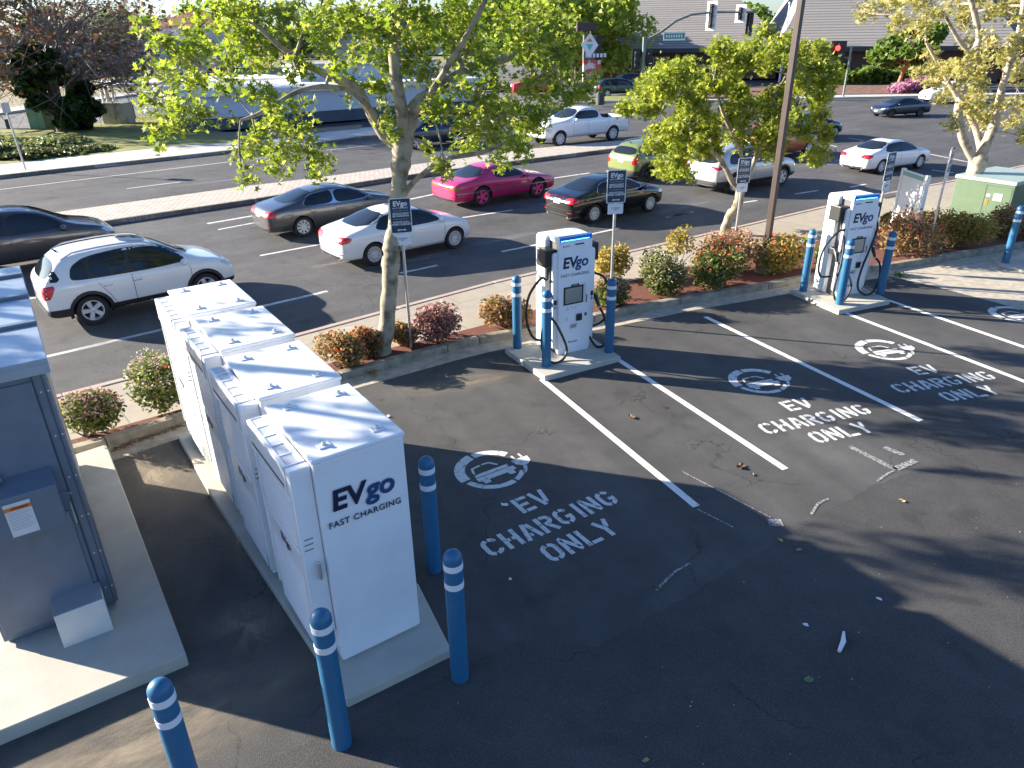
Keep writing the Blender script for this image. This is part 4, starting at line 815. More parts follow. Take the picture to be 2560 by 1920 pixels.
car('far_car','bright red car in the far forecourt','sedan','sedan',(1312,240),None,hd=10,sc=1.15,body=RD,detail=0,group='cars in the far forecourt')
car('far_car','dark green car at the junction left of the signal pole','SUV','suv',(1518,243),None,hd=14,sc=.98,body=DG,detail=1,group='cars in the far forecourt',over=dict(wb=2.9,L=4.8))
car('far_car','second dark car just behind the dark green one','SUV','suv',(1565,224),None,hd=14,sc=.95,body=NVY,detail=0,group='cars in the far forecourt')
car('far_car','white car parked behind the leaves at the far right kerb','SUV','suv',(2420,258),(2330,252),hd=186,sc=.98,near=1,body=WH2,detail=1,group='cars in the far forecourt')
# ---------------------------------------------------------------- vegetation
rng=np.random.default_rng(11)
_a=[(90,1.0),(62,.42),(38,.86),(8,.38),(-22,.62),(-90,.12),(202,.62),(172,.38),(142,.86),(118,.42)]
T_MAPLE=np.array([[r*math.cos(R(a)),r*math.sin(R(a)),.22*abs(r*math.cos(R(a)))] for a,r in _a])
T_OVAL=np.array([[0,-.5,0],[.26,-.1,.08],[.2,.3,.05],[0,.55,-.06],[-.2,.3,.05],[-.26,-.1,.08]])
T_QUAD=np.array([[-.5,-.4,0],[.5,-.5,.1],[.4,.5,0],[-.45,.4,.15]])
def leafmesh(name,P,size,tmpl,m,parent,up_bias=.35,jit=.35):
    P=np.asarray(P,float); N=len(P); k=len(tmpl)
    if N==0: return
    nz=rng.normal(size=(N,3)); nz[:,2]=np.abs(nz[:,2])+up_bias; nz/=np.linalg.norm(nz,axis=1)[:,None]
    a=rng.normal(size=(N,3)); ax=np.cross(a,nz); ax/=np.linalg.norm(ax,axis=1)[:,None]; ay=np.cross(nz,ax)
    s=size*(1+jit*rng.uniform(-1,1,N))
    V=(P[:,None,:]+(tmpl[None,:,0,None]*ax[:,None,:]+tmpl[None,:,1,None]*ay[:,None,:]+tmpl[None,:,2,None]*nz[:,None,:])*s[:,None,None]).reshape(-1,3)
    me=bpy.data.meshes.new(name); me.vertices.add(N*k); me.vertices.foreach_set('co',V.ravel()); me.loops.add(N*k); me.loops.foreach_set('vertex_index',np.arange(N*k)); me.polygons.add(N); me.polygons.foreach_set('loop_start',np.arange(0,N*k,k)); me.polygons.foreach_set('loop_total',np.full(N,k)); me.update(calc_edges=True)
    me.materials.append(m); o=bpy.data.objects.new(name,me); C.objects.link(o); o.parent=parent; return o
def branch(mb,a,b,r0,r1,sag=.0,wob=.12,n=6,sides=7):
    a=np.array(a,float); b=np.array(b,float); L=np.linalg.norm(b-a); P=[]
    o1=rng.normal(size=3)*wob*L; o2=rng.normal(size=3)*wob*L*.6
    for i in range(n+1):
        t=i/n; p=a+(b-a)*t+o1*math.sin(math.pi*t)*.6+o2*math.sin(2*math.pi*t)*.4; p[2]+=sag*math.sin(math.pi*t)*L; P.append(p)
    mb.tube(P,[r0+(r1-r0)*(i/n)**.8 for i in range(n+1)],sides,cap=False); return P
def smooth_path(f):
    P=[np.array(p,float) for p,_ in f]; Rr=[r for _,r in f]; out=[]
    for i in range(len(P)-1):
        p0=P[max(i-1,0)];p1=P[i];p2=P[i+1];p3=P[min(i+2,len(P)-1)]
        for k in range(4):
            u=k/4; q=.5*((2*p1)+(p2-p0)*u+(2*p0-5*p1+4*p2-p3)*u*u+(3*p1-p0-3*p2+p3)*u**3); j=rng.normal(size=3)*Rr[i]*.05*(k>0); out.append((tuple(q+j),(Rr[i]*(1-u)+Rr[i+1]*u)*(1+.07*rng.normal()*(k>0))))
    out.append((tuple(P[-1]),Rr[-1])); return out
def broad_tree(name,label,base,trunk,forks,clumps,lm,lsize,nl,tmpl=T_MAPLE,bark=None,dens_r=.5,group=None,limb=.07,tw=.012,cat='tree',up=.35,shell=.5):
    """trunk: list of (pos,radius); forks: list of limb polylines [(pos,r)..]; clumps: list of (pos,radius)"""
    base=Vector(base); t=thing(name,label,cat,base,0,group); bl=np.array(base); trunk=smooth_path(trunk); forks=[smooth_path(f) for f in forks]
    loc=lambda p: np.array(p,float)-bl
    mb=MB(); mb.tube([loc(p) for p,_ in trunk],[r for _,r in trunk],14,cap=False)
    nodes=[]
    for f in forks:
        mb.tube([loc(p) for p,_ in f],[r for _,r in f],10,cap=False)
        for (p,r),(q,r2) in zip(f[:-1],f[1:]):
            for u in np.linspace(.3,1,4): nodes.append((loc(p)*(1-u)+loc(q)*u,r*(1-u)+r2*u))
    nodes0=list(nodes) or [(loc(trunk[-1][0]),trunk[-1][1])]
    P=[]
    order=sorted(clumps,key=lambda c:min(np.linalg.norm(loc(c[0])-n_[0]) for n_ in nodes0))
    for c,r in order:
        c=loc(c); d=[np.linalg.norm(c-n_[0])+ .15*max(0,.03-n_[1])*100*.02 for n_ in nodes]; j=int(np.argmin(d)); a,ra=nodes[j]
        r1=min(ra*.8,limb*min(1,d[j]/1.5+.25)); pth=branch(mb,a,c,r1,max(tw,r1*.35),sag=.08,wob=.09,n=5,sides=6)
        for q in pth[2:]: nodes.append((q,r1*.6))
        # twigs
        nt_=max(5,int(9*r/.5)); tips=[]
        for k in range(nt_):
            dr=rng.normal(size=3); dr/=np.linalg.norm(dr); dr[2]*=.75; e=c+dr*r*rng.uniform(.5,1.0); s_=pth[rng.integers(3,6)]
            tp=branch(mb,s_,e,tw*.8,tw*.3,sag=.05,wob=.12,n=3,sides=3); tips+= [tp[2],tp[3],tp[3]]
        n=int(nl*(r/.5)**2*rng.uniform(.8,1.2)); tp=np.array(tips)
        P.append(tp[rng.integers(0,len(tp),n)]+rng.normal(size=(n,3))*r*.27)
    mb.build('trunk',bark or BARK,t,smooth=True,ang=80)
    leafmesh('crown',np.concatenate(P),lsize,tmpl,lm,t,up)
    return t
K=1.15732
def clp(lst,Y0,spread,rs=1.0,seed=1):
    r_=np.random.default_rng(seed); out=[]
    for it in lst:
        x,y,rp=it[:3]; Y=Y0+(it[3] if len(it)>3 else r_.uniform(-spread,spread)); p=pt(x*K,y*K,Y); out.append((tuple(p),rp*K/ppm(p)*rs))
    return out
# --- the big maple behind the kerb
b0=at(955,882,.08); Y0=b0.y
P_=lambda x,y,Y: tuple(pt(x*K,y*K,Y))
trunk=[((b0.x,b0.y,-.05),.23),((b0.x,b0.y,.10),.19),(P_(834,715,Y0+.04),.155),(P_(840,640,Y0+.1),.145),(P_(843,590,Y0+.16),.145),(P_(845,560,Y0+.2),.165),(P_(847,535,Y0+.25),.165),(P_(852,500,Y0+.3),.14),(P_(858,430,Y0+.42),.135),(P_(864,380,Y0+.5),.14),(P_(868,330,Y0+.55),.175),(P_(872,300,Y0+.6),.18)]; Y0+=.6
f1=[(P_(870,315,Y0),.14),(P_(838,300,Y0+.1),.10),(P_(812,265,Y0+.1),.09),(P_(790,225,Y0),.085),(P_(770,190,Y0),.07),(P_(700,160,Y0-.3),.06),(P_(630,120,Y0-.6),.045),(P_(560,60,Y0-.8),.03)]
f2=[(P_(874,305,Y0),.13),(P_(890,250,Y0),.12),(P_(910,215,Y0),.11),(P_(960,180,Y0+.3),.09),(P_(1020,145,Y0+.5),.075),(P_(1110,120,Y0+.5),.06),(P_(1200,60,Y0+.3),.04)]
f3=[(P_(872,300,Y0),.11),(P_(865,220,Y0-.3),.10),(P_(850,120,Y0-.4),.085),(P_(870,20,Y0-.2),.07),(P_(880,-120,Y0),.05),(P_(880,-260,Y0),.03)]
f4=[(P_(862,440,Y0),.06),(P_(892,395,Y0-.2),.05),(P_(960,345,Y0-.4),.045),(P_(1040,330,Y0-.5),.035),(P_(1110,300,Y0-.6),.025)]
f5=[(P_(812,265,Y0+.1),.06),(P_(790,225,Y0-.4),.05),(P_(735,190,Y0-.8),.04),(P_(650,195,Y0-1.2),.035),(P_(560,245,Y0-1.4),.03),(P_(520,260,Y0-1.5),.02)]
f6=[(P_(890,250,Y0),.06),(P_(930,200,Y0-.6),.05),(P_(1000,90,Y0-1.0),.045),(P_(1060,-20,Y0-1.2),.03)]
cl=[(345,95,32),(320,60,26),(345,150,34),(375,205,34),(330,215,26),(395,255,36),(355,285,30),(410,120,40),(430,60,40),(470,25,44),(420,190,34),(455,245,34),(480,130,42),(520,80,44),(545,20,46),(560,150,38),(505,190,34),(600,95,44),(620,35,46),(640,150,30),(570,215,30),(600,265,36),(560,300,32),(640,300,36),(545,340,36),(600,345,32),(665,345,34),(690,375,26),(530,392,22),(650,230,24),
 (690,30,48),(700,90,46),(760,30,48),(770,100,42),(720,140,28),(760,190,30),(810,60,46),(840,120,44),(820,185,30),(890,40,50),(900,110,46),(960,70,50),(930,165,40),(845,250,26),(835,290,22),(990,20,48),(1010,120,42),(980,210,42),(1040,60,48),(1070,150,42),(1040,220,42),(930,245,34),(1000,265,38),(1080,250,42),(1120,30,48),(1140,100,46),(1160,180,44),(1190,50,42),(1205,120,38),(1215,190,36),(1262,178,28),(1120,240,38),(1180,260,36),(1060,300,32),(1010,320,28),(1110,320,34),(1150,290,30),(960,365,24),(1080,345,24),(1250,215,26),(930,320,20)]
cl+= [(x,-70-40*(i%3),52) for i,x in enumerate(range(380,1300,80))]+[(x,-190-50*(i%2),56) for i,x in enumerate(range(520,1200,100))]+[(x,-330,58) for x in range(640,1100,110)]
broad_tree('maple_tree','big maple tree with a mottled trunk growing behind the kerb left of the nearer charger',(b0.x,b0.y,0),trunk,[f1,f2,f3,f4,f5,f6],clp(cl,Y0,2.0,1.25,3),L1,.082,330)
# --- middle tree
b0=at(1812,585,.0); Y0=b0.y
trunk=[((b0.x,b0.y,-.05),.17),(P_(1575,470,Y0),.14),(P_(1590,450,Y0),.15),(P_(1597,425,Y0),.13),(P_(1600,410,Y0),.12)]
f1=[(P_(1598,412,Y0),.10),(P_(1580,390,Y0),.08),(P_(1560,350,Y0),.07),(P_(1535,325,Y0),.06),(P_(1480,280,Y0),.045)]
f2=[(P_(1600,410,Y0),.10),(P_(1615,380,Y0),.08),(P_(1640,320,Y0),.06),(P_(1660,240,Y0),.05),(P_(1700,160,Y0),.035)]
f3=[(P_(1605,395,Y0),.06),(P_(1600,330,Y0-.3),.05),(P_(1560,240,Y0-.3),.045),(P_(1540,150,Y0),.03)]
r_=np.random.default_rng(5); cl=[]
poly=[(1345,205),(1380,180),(1420,160),(1470,130),(1500,100),(1560,95),(1620,85),(1680,60),(1740,90),(1780,120),(1810,150),(1815,210),(1800,260),(1790,300),(1795,330),(1760,350),(1740,320),(1700,280),(1680,330),(1640,330),(1570,330),(1500,330),(1480,395),(1430,400),(1440,340),(1420,300),(1400,340),(1360,290)]
def inside(x,y,p):
    c=False
    for i in range(len(p)):
        (x1,y1),(x2,y2)=p[i],p[i-1]
        if (y1>y)!=(y2>y) and x<(x2-x1)*(y-y1)/(y2-y1)+x1: c=not c
    return c
while len(cl)<95:
    x=r_.uniform(1340,1820); y=r_.uniform(50,400)
    if inside(x,y,poly): cl.append((x,y,r_.uniform(20,30)))
cl+= [(1480,385,18),(1462,372,16),(1770,335,20),(1750,345,18),(1350,235,16)]
broad_tree('plane_tree','middle plane tree forking low behind the charging sign',(b0.x,b0.y,0),trunk,[f1,f2,f3],clp(cl,Y0,1.8,1.12,4),L2,.095,500,limb=.05)
# --- right tree
b0=at(2405,538,.05); Y0=b0.y
trunk=[((b0.x,b0.y,-.05),.33),(P_(2083,455,Y0),.29),(P_(2094,420,Y0),.23),(P_(2103,380,Y0),.22),(P_(2112,350,Y0),.27),(P_(2118,335,Y0),.24)]
f1=[(P_(2108,348,Y0),.15),(P_(2085,310,Y0),.13),(P_(2070,250,Y0),.12),(P_(2080,190,Y0),.13),(P_(2095,130,Y0),.12),(P_(2115,85,Y0),.09),(P_(2100,10,Y0),.07),(P_(2080,-60,Y0),.05)]
f2=[(P_(2118,340,Y0),.17),(P_(2130,310,Y0),.15),(P_(2150,260,Y0),.12),(P_(2165,190,Y0),.10),(P_(2190,110,Y0),.09),(P_(2210,20,Y0),.07),(P_(2220,-80,Y0),.05)]
f3=[(P_(2098,115,Y0),.08),(P_(2070,85,Y0),.06),(P_(2040,30,Y0),.04)]
f4=[(P_(2120,320,Y0+.5),.12),(P_(2100,260,Y0+.7),.09),(P_(2050,180,Y0+1),.06),(P_(2000,90,Y0+1),.04)]
cl=[]; poly=[(1880,-10),(1850,40),(1920,60),(1960,80),(1990,110),(1980,160),(2010,180),(2035,215),(2030,255),(2060,290),(2120,280),(2150,240),(2180,300),(2230,320),(2300,300),(2300,-10)]
r_=np.random.default_rng(9)
while len(cl)<85:
    x=r_.uniform(1840,2310); y=r_.uniform(-20,330)
    if inside(x,y,poly): cl.append((x,y,r_.uniform(18,30)))
cl+=[(r_.uniform(1900,2400),r_.uniform(-260,-20),30) for _ in range(35)]
broad_tree('sycamore_tree','right sycamore with a thick pale trunk and sparse pale leaves',(b0.x,b0.y,0),trunk,[f1,f2,f3,f4],clp(cl,Y0,2.6,1,6),L3,.10,200,limb=.05,bark=mat('pale_bark',(.50,.41,.31),.8,col2=(.22,.17,.12),vs=6,bump=.6,bs=14,thr=(.36,.5),detail=8))
# --- a tree just outside the left edge whose branches dapple the cabinets
tb=Vector((-13.2,9.6,0)); 
cl=[((-12+rng.uniform(-2.2,2.2),9.5+rng.uniform(-2.2,2.4),rng.uniform(4.6,7.6)),rng.uniform(.4,.6)) for _ in range(34)]
broad_tree('street_tree','maple tree standing beyond the left edge of the view',tb,[(tuple(tb),.2),((-13.1,9.6,2),.15),((-12.9,9.6,3.6),.13)],[[((-12.9,9.6,3.6),.12),((-12.4,9.8,5.5),.09),((-12,10,7.5),.05)],[((-12.9,9.6,3.6),.1),((-11.8,9,5),.07),((-11,8.6,6.2),.04)]],cl,L1,.12,45)
# --- dark ivy clad tree far left
def simple_tree(name,label,base,h,rad,n,lm,ls,group=None,trunk_r=.25,squash=1,bark=None,crown0=.3,ncl=26,lean=(0,0),tmpl=T_QUAD,bare=0,seed=0):
    r_=np.random.default_rng(seed+17); base=Vector(base); t=thing(name,label,'tree',base,0,group); mb=MB(); top=np.array([lean[0],lean[1],h*.75])
    mb.tube([(0,0,-.3),(lean[0]*.2,lean[1]*.2,h*crown0*.6),(lean[0]*.5,lean[1]*.5,h*crown0+.1*h),tuple(top)],[trunk_r,trunk_r*.75,trunk_r*.6,trunk_r*.15],8,cap=False)
    P=[]
    for i in range(ncl):
        u=r_.uniform(0,1); z=h*(crown0+(1-crown0)*u); pr=rad*math.sqrt(max(.05,1-((u-.42)/.62)**2)); a=r_.uniform(0,2*math.pi); q=pr*math.sqrt(r_.uniform(.15,1)); c=np.array([lean[0]*u+q*math.cos(a),lean[1]*u+q*math.sin(a)*squash,z])
        s_=np.array([lean[0]*.5*u,lean[1]*.5*u,h*(crown0*.7+.45*u)]); branch(mb,s_,c,trunk_r*.28,trunk_r*.05,wob=.1,n=4,sides=5)
        cr=rad*r_.uniform(.22,.36); d=r_.normal(size=(n//ncl,3)); d/=np.linalg.norm(d,axis=1)[:,None]; P.append(c+d*cr*(r_.uniform(.25,1,(n//ncl,1))**.6)*[1,1,.75])
        for k in range(bare):
            e=c+r_.normal(size=3)*cr*1.1; c0=s_+(c-s_)*r_.uniform(.35,1.0); branch(mb,c0,e,trunk_r*.06,trunk_r*.02,wob=.1,n=3,sides=4)
    mb.build('trunk',bark or BARKD,t,smooth=True,ang=80); leafmesh('crown',np.concatenate(P),ls,tmpl,lm,t,.3); return t
g=at(165,328,0); simple_tree('ivy_tree','dark ivy covered tree on the lawn beside the green utility cabinet',g,4.9,2.3,4600,LD,.34,trunk_r=.7,crown0=.02,ncl=34,lean=(-.3,0),seed=1)
g=at(190,318,0); simple_tree('bare_tree','reddish half bare tree behind the dark ivy tree',g,8.6,6.4,1700,LR,.24,trunk_r=.42,crown0=.34,ncl=52,bare=16,bark=BARKP,lean=(.8,0),seed=3)
g=at(-60,320,0); simple_tree('bare_tree','reddish brown half bare tree cut by the left edge',g,9.5,5.4,1800,LR,.26,trunk_r=.4,crown0=.3,ncl=40,bare=12,bark=BARKP,seed=4)
# --- background trees
BG=[('bright green feathery tree behind the plaza sign',at(1500,190),9.2,7.0,LBG,.42,9000),('tall green tree behind the red tiled house',at(640,122),14,9,LFAR,1.0,2500)]
far=[(20,30,7,'LFAR'),(230,34,8,'LFAR'),(330,40,9,'LFAR'),(480,25,7,'LG'),(700,30,10,'LFAR'),(860,30,10,'LG'),(980,26,9,'LFAR'),(1120,25,11,'LG'),(1240,22,10,'LFAR'),(1400,26,9,'LBG'),(1620,22,8,'LG'),(1880,22,9,'LG'),(2080,22,9,'LFAR'),(2250,20,8,'LG'),(2430,16,9,'LFAR'),(130,32,7,'LG')]
simple_tree('feathery_tree',BG[0][0],at(1440,205),9.6,7.2,12000,LBG,.42,trunk_r=.3,crown0=.18,ncl=60,seed=8)
simple_tree('feathery_tree','second bright green tree right behind the first feathery one',at(1330,185),11.5,8.5,7000,LG,.5,trunk_r=.3,crown0=.2,ncl=50,seed=12)
desc=['leftmost','second','third','fourth','fifth','sixth','seventh','eighth','ninth','tenth','eleventh','twelfth','thirteenth','fourteenth','fifteenth','sixteenth']
for i,(x,hh,rad,l) in enumerate(sorted(far)):
    Y=210+ (i*37)%90; p=pt(x,70,Y); base=Vector((p.x,p.y,0)); h=max(6.5,hgt(base,hh)); simple_tree('distant_tree',f'{desc[i]} of the hazy trees along the horizon',base,h,rad*1.25,1300,{'LFAR':LFAR,'LG':LG,'LBG':LBG}[l],1.3,'distant trees along the horizon',trunk_r=.5,crown0=.1,ncl=18,seed=20+i)
far_mb=MB()
P=[]
for i in range(260):
    a=-260+i*2.4; P.append(np.column_stack([a+rng.uniform(-2,2,22),330+rng.uniform(-14,14,22),rng.uniform(0,6.5+2.5*math.sin(i*.37)+1.5*math.sin(i*1.3),22)]))
o=leafmesh('treeline',np.concatenate(P),2.6,T_QUAD,LFAR,None,.2); tag(o,'far green band of tree tops on the horizon','trees',kind='stuff')
# --- shrubs
RUST=leafmat('rust_leaf',(.12,.13,.04),(.40,.23,.10),.35,(.52,.28,.19)); PURP=leafmat('burgundy_leaf',(.13,.08,.06),(.32,.15,.12),.3,(.58,.38,.35)); PFL=leafmat('pink_blossom',(.42,.22,.19),(.62,.42,.38),.3); WFL=leafmat('white_blossom',(.5,.38,.32),(.72,.62,.56),.3); GSH=leafmat('glossy_green_leaf',(.05,.085,.02),(.17,.2,.05),.35,(.36,.26,.10)); YSH=leafmat('golden_leaf',(.20,.19,.04),(.42,.34,.09),.45,(.55,.27,.12)); RED=leafmat('red_shoot',(.35,.04,.02),(.5,.08,.03),.35)
def shrub(label,px,py,wpx,hpx,lm,ls=.045,n=1500,fl=None,nf=0,fs=.03,acc=None,na=0,z=.09,name='shrub',seed=0,flside=None,stems=False):
    b=at(px,py-hpx*.12,z); k=ppm((b.x,b.y,.3)); w=wpx/k/2*1.12; h=hpx/k*1.08; r_=np.random.default_rng(seed+100)
    t=thing(name,label,'shrub',b,0,'flowering shrubs in the planting strip')
    lob=[(r_.uniform(-.5,.5)*w,r_.uniform(-.45,.45)*w*.8,r_.uniform(.35,.62)*h,r_.uniform(.5,.72)) for _ in range(7)]
    def surf(n,lo=.75,hi=1.06,top=False):
        out=[]
        for i in range(n):
            cx,cy,cz,s=lob[r_.integers(0,7)]; d=r_.normal(size=3); d/=np.linalg.norm(d)
            if top: d[2]=abs(d[2])*.9+.1
            q=r_.uniform(lo,hi); out.append((cx+d[0]*w*s*q,cy+d[1]*w*s*q,max(.02,cz+d[2]*h*.42*q)))
        return np.array(out)
    mb=MB()
    for i in range(9): branch(mb,(r_.uniform(-.1,.1)*w,r_.uniform(-.1,.1)*w,-.05),np.array(surf(1)[0])*[1,1,.8],.018,.006,wob=.08,n=4,sides=5)
    mb.build('stems',BARKD,t,smooth=True)
    S_=surf(n,.45 if not stems else .6,1.03)
    if stems: S_=S_[S_[:,2]>h*.4]
    leafmesh('foliage',S_,ls,T_OVAL,lm,t,.3)
    if fl:
        F=surf(nf,.93,1.06,True); 
        if flside: F=F[F[:,0]*flside>-w*.1]
        leafmesh('blossom',F,fs,T_OVAL,fl,t,.5)['kind']='stuff'
    if acc: leafmesh('red_shoots',surf(na,.95,1.07,True),ls,T_OVAL,acc,t,.4)['kind']='stuff'
SH=[('pink flowering shrub beside the grey switchgear enclosure',212,1100,160,112,GSH,PFL,1500,None,0),
('tall green shrub with white blossom left of the rearmost white cabinet',408,1040,160,140,GSH,WFL,900,RED,50),
('low rust coloured shrub nearest the white cabinets',850,925,122,86,RUST,None,0,RED,60),
('small rusty shrub with red shoots touching the big trunk',922,895,80,72,RUST,None,0,RED,260),
('small dark shrub between the big trunk and the sign post',1004,872,72,62,RUST,None,0,None,0),
('wide burgundy shrub right of the sign post by the big trunk',1096,866,140,98,PURP,PFL,500,None,0),
('rust and pink shrub behind the left bollard of the nearer charger',1262,822,118,82,RUST,PFL,260,None,0),
('golden shrub right behind the nearer charger',1535,700,96,76,YSH,None,0,None,0),
('pale pink blossoming shrub at the right of the nearer charger',1530,775,90,82,GSH,PFL,1300,None,0),
('shrub half pink half dark green beside the nearer charger',1636,745,132,100,GSH,WFL,900,None,0),
('thin golden sapling shrub with bare stems behind the mulch',1693,700,66,122,YSH,None,0,None,0),
('large pink topped shrub below the forked tree',1812,690,142,100,RUST,PFL,1200,RED,120),
('green and rust shrub in front of the large pink one',1794,728,128,84,GSH,PFL,120,RED,100),
('yellow and rust shrub right of the lamp pole footing',1952,690,124,94,YSH,PFL,120,RED,120),
('small grassy green shrub at the left of the farther charger',2056,676,56,68,LG,None,0,None,0),
('big rust and pink shrub right of the farther charger',2258,650,144,106,RUST,PFL,800,RED,120),
('small green shrub below the blank notice board',2300,580,80,46,LG,None,0,None,0),
('yellow and rust shrub in front of the sycamore trunk',2394,624,130,84,YSH,PFL,250,RED,60),
('rust and pink shrub in front of the transformer box',2498,604,92,80,RUST,PFL,500,None,0),
('pinkish shrub at the right edge by the lone bollard',2565,598,70,78,PURP,PFL,300,None,0),
('second small green shrub left of the notice board posts',2220,578,60,44,LG,None,0,None,0)]
for i,(lb,x,y,w_,h_,lm,fl,nf,acc,na) in enumerate(SH):
    s=ppm(at(x,y)); shrub(lb,x,y,w_,h_,lm,.072 if y>800 else .088,2700 if 'sapling' not in lb else 700,fl,int(nf*.8),.036,acc,int(na*.5),seed=i,stems='sapling' in lb)
# small weeds
def tuft(label,g,r,h,n,lm,ls=.06,cat='plant',name='weed'):
    r_=np.random.default_rng(int(g.x*7+900)); P=np.column_stack([r_.normal(size=n)*r*.5,r_.normal(size=n)*r*.5,r_.uniform(0,h,n)]); o=leafmesh(name,P,ls,T_OVAL,lm,None,.1); o.location=g; tag(o,label,cat); return o
tuft('small green seedling in the red mulch by the nearer charger',at(1553,745,.09),.12,.2,60,LG)
tuft('low weed in the joint by the driveway apron',at(2250,690,.01),.14,.08,60,LG)
tuft('low weed at the gutter near the big tree',at(935,936,.01),.12,.06,40,YSH,.05)
# left verge bushes
def hedge(label,pts,h,w,n,lm,ls,cat='hedge',name='hedge',kind=None):
    P=[]; pts=resample(pts,.5); r_=np.random.default_rng(len(pts))
    for i in range(n):
        p=pts[r_.integers(0,len(pts))]; a=r_.uniform(0,math.pi); q=r_.uniform(.7,1.05); P.append((p.x+math.cos(a)*w/2*q+r_.uniform(-.3,.3),p.y+r_.uniform(-.5,.5)*w*q,max(.05,math.sin(a)*h*q*(.85+.2*math.sin(p.x*1.7))+z_road+.1)))
    o=leafmesh(name,P,ls,T_QUAD,lm,None,.4); tag(o,label,cat,kind=kind); return o
hedge('trimmed dark green hedge in front of the brown building',[at(2115,212),at(2200,210),at(2290,210),at(2345,208)],1.7,2.4,6000,LG,.3)
hedge('bright green hedge by the brown building left of the signal pole',[at(1530,178),at(1585,178)],1.9,2.5,2500,LBG,.35)
hedge('purple pink flowering bush at the far corner',[at(2258,232),at(2330,228)],1.25,2.4,3500,leafmat('purple_blossom',(.3,.12,.2),(.5,.28,.36),.3),.2,'bush','flowering_bush')
hedge('red leaved bush beside the far hedge',[at(2345,215),at(2365,214)],3.0,1.8,1500,leafmat('red_leaf',(.3,.06,.03),(.42,.12,.05),.35),.25,'bush','bush')
simple_tree('round_tree','small round tree with an orange trunk in front of the far hedge',at(2240,222),5.2,3.0,3500,LG,.32,trunk_r=.22,crown0=.42,ncl=22,bark=mat('orange_bark',(.5,.18,.09),.8,var=.15),seed=31,lean=(1.6,0))
hedge('unkempt pale green bushes on the verge at the left edge',[at(-80,380),at(60,374),at(130,362)],.6,3.0,6000,leafmat('sage_leaf',(.12,.15,.05),(.24,.26,.11),.35),.22,'bushes','verge_bush',kind='stuff')
hedge('dark low ground cover along the left far sidewalk',[at(60,395),at(150,385),at(230,375)],.35,1.9,3500,leafmat('dark_cover',(.04,.06,.02),(.12,.13,.05),.3),.18,'ground cover','ground_cover',kind='stuff')
# ---------------------------------------------------------------- far street furniture
UT=mat('utility_green',(.10,.21,.12),.5,var=.1); UTG=mat('utility_grey_green',(.27,.31,.27),.5,col2=(.45,.46,.42),vs=1.6,thr=(.5,.56))
for (x,y,top,w_,m,lb) in ((96,322,258,1.3,UT,'green utility cabinet with scribbles left of the ivy tree'),(288,310,258,1.9,UTG,'grey green utility cabinet with patched paint below the white pole')):
    g=at(x,y,0); h=hgt(g,top); t=thing('utility_cabinet',lb,'utility cabinet',g,R(-12)); b=MB(); b.box(-w_/2,0,0,w_/2,1.0,h-.06); b.build('cabinet_body',m,t,bevel=.03); b=MB(); b.box(-w_/2-.03,-.03,h-.058,w_/2+.03,1.03,h); b.build('lid',UTG,t,bevel=.02); b=MB(); b.box(-.012+w_*.1,-.006,.1,.012+w_*.1,-.001,h-.12); b.box(-w_/2+.1,-.008,h*.5,-w_/2+.16,-.002,h*.62); b.build('door_gap',GBD,t)
g=at(281,292,0); t=thing('lamp_pole','tall white lamp pole behind the grey green utility cabinet','lamp post',g); b=MB(); topz=hgt(g,-60); b.tube([(0,0,0),(-.02,0,topz)],[.16,.09],12); b.build('pole',WPLAIN,t,smooth=True); b=MB(); b.lathe([(.3,0),(.3,.3),(.2,.35),(.001,.35)],12); b.build('base',CONC,t)
for (x,y,top,lb) in ((64,424,255,'thin sign post with a small side plate on the left far sidewalk'),):
    g=at(x,y,0); h=hgt(g,top); t=thing('street_sign',lb,'sign',g,R(80)); b=MB(); b.tube([(0,0,0),(-.12,0,h)],.04,8); b.build('post',GALV,t,smooth=True); b=MB(); b.box(-.3,-.01,h-.45,.15,.01,h-.02); b.build('sign_plate',ALU,t)
for (x,y,top,lb) in ((336,297,262,'short wooden post right of the grey green utility cabinet'),(22,320,298,'short wooden post near the left edge')):
    g=at(x,y,0); h=hgt(g,top); b=MB(); b.lathe([(.13,-.1),(.13,h-.03),(.1,h),(.001,h)],10); o=b.build('wooden_post',BARKD,smooth=True); o.location=g; tag(o,lb,'post')
# signal mast
SG=mat('signal_green_grey',(.17,.21,.18),.5,var=.08); YEL=BLK
g=at(1606,245,-.05); Y=g.y; Q=lambda x,y: Vector(pt(x,y,Y))-g
t=thing('signal_mast','traffic signal mast with a long curved arm in front of the brown building','traffic signal',g)
b=MB(); b.tube([(0,0,0),Q(1608,170),Q(1611,92)],[.22,.17,.14],12); b.build('pole',SG,t,smooth=True)
b=MB(); b.tube([Q(1612,102),Q(1650,82),Q(1690,52),Q(1730,36),Q(1780,31),Q(1890,30)],[.13,.12,.11,.1,.09,.08],10); arm=b.build('arm',SG,t,smooth=True)
def head(cx,cy,w,h,white,par,n=3,hang=.12):
    c=Q(cx,cy); RT=Matrix.Translation(c)@Matrix.Rotation(R(-42) if white else 0,4,'Z')@Matrix.Translation(-c)
    b=MB(); b.box(c.x-w/2-.1*white,c.y+.12,c.z-h/2,c.x+w/2+.1*white,c.y+.16,c.z+h/2,T=RT); bp=b.build('backplate',WPLAIN if white else BLK,par,bevel=.05)
    b=MB(); b.box(c.x-.13,c.y-.14,c.z-h/2+.2,c.x+.13,c.y+.118,c.z+h/2-.2,T=RT)
    for k in range(n):
        z=c.z+h/2-.1-(h-.2)*(k+.5)/n; b.tube([(c.x,c.y-.14,z),(c.x,c.y-.36,z)],.13,10)
    b.build('signal_housing',BLK,bp,bevel=.02); return bp
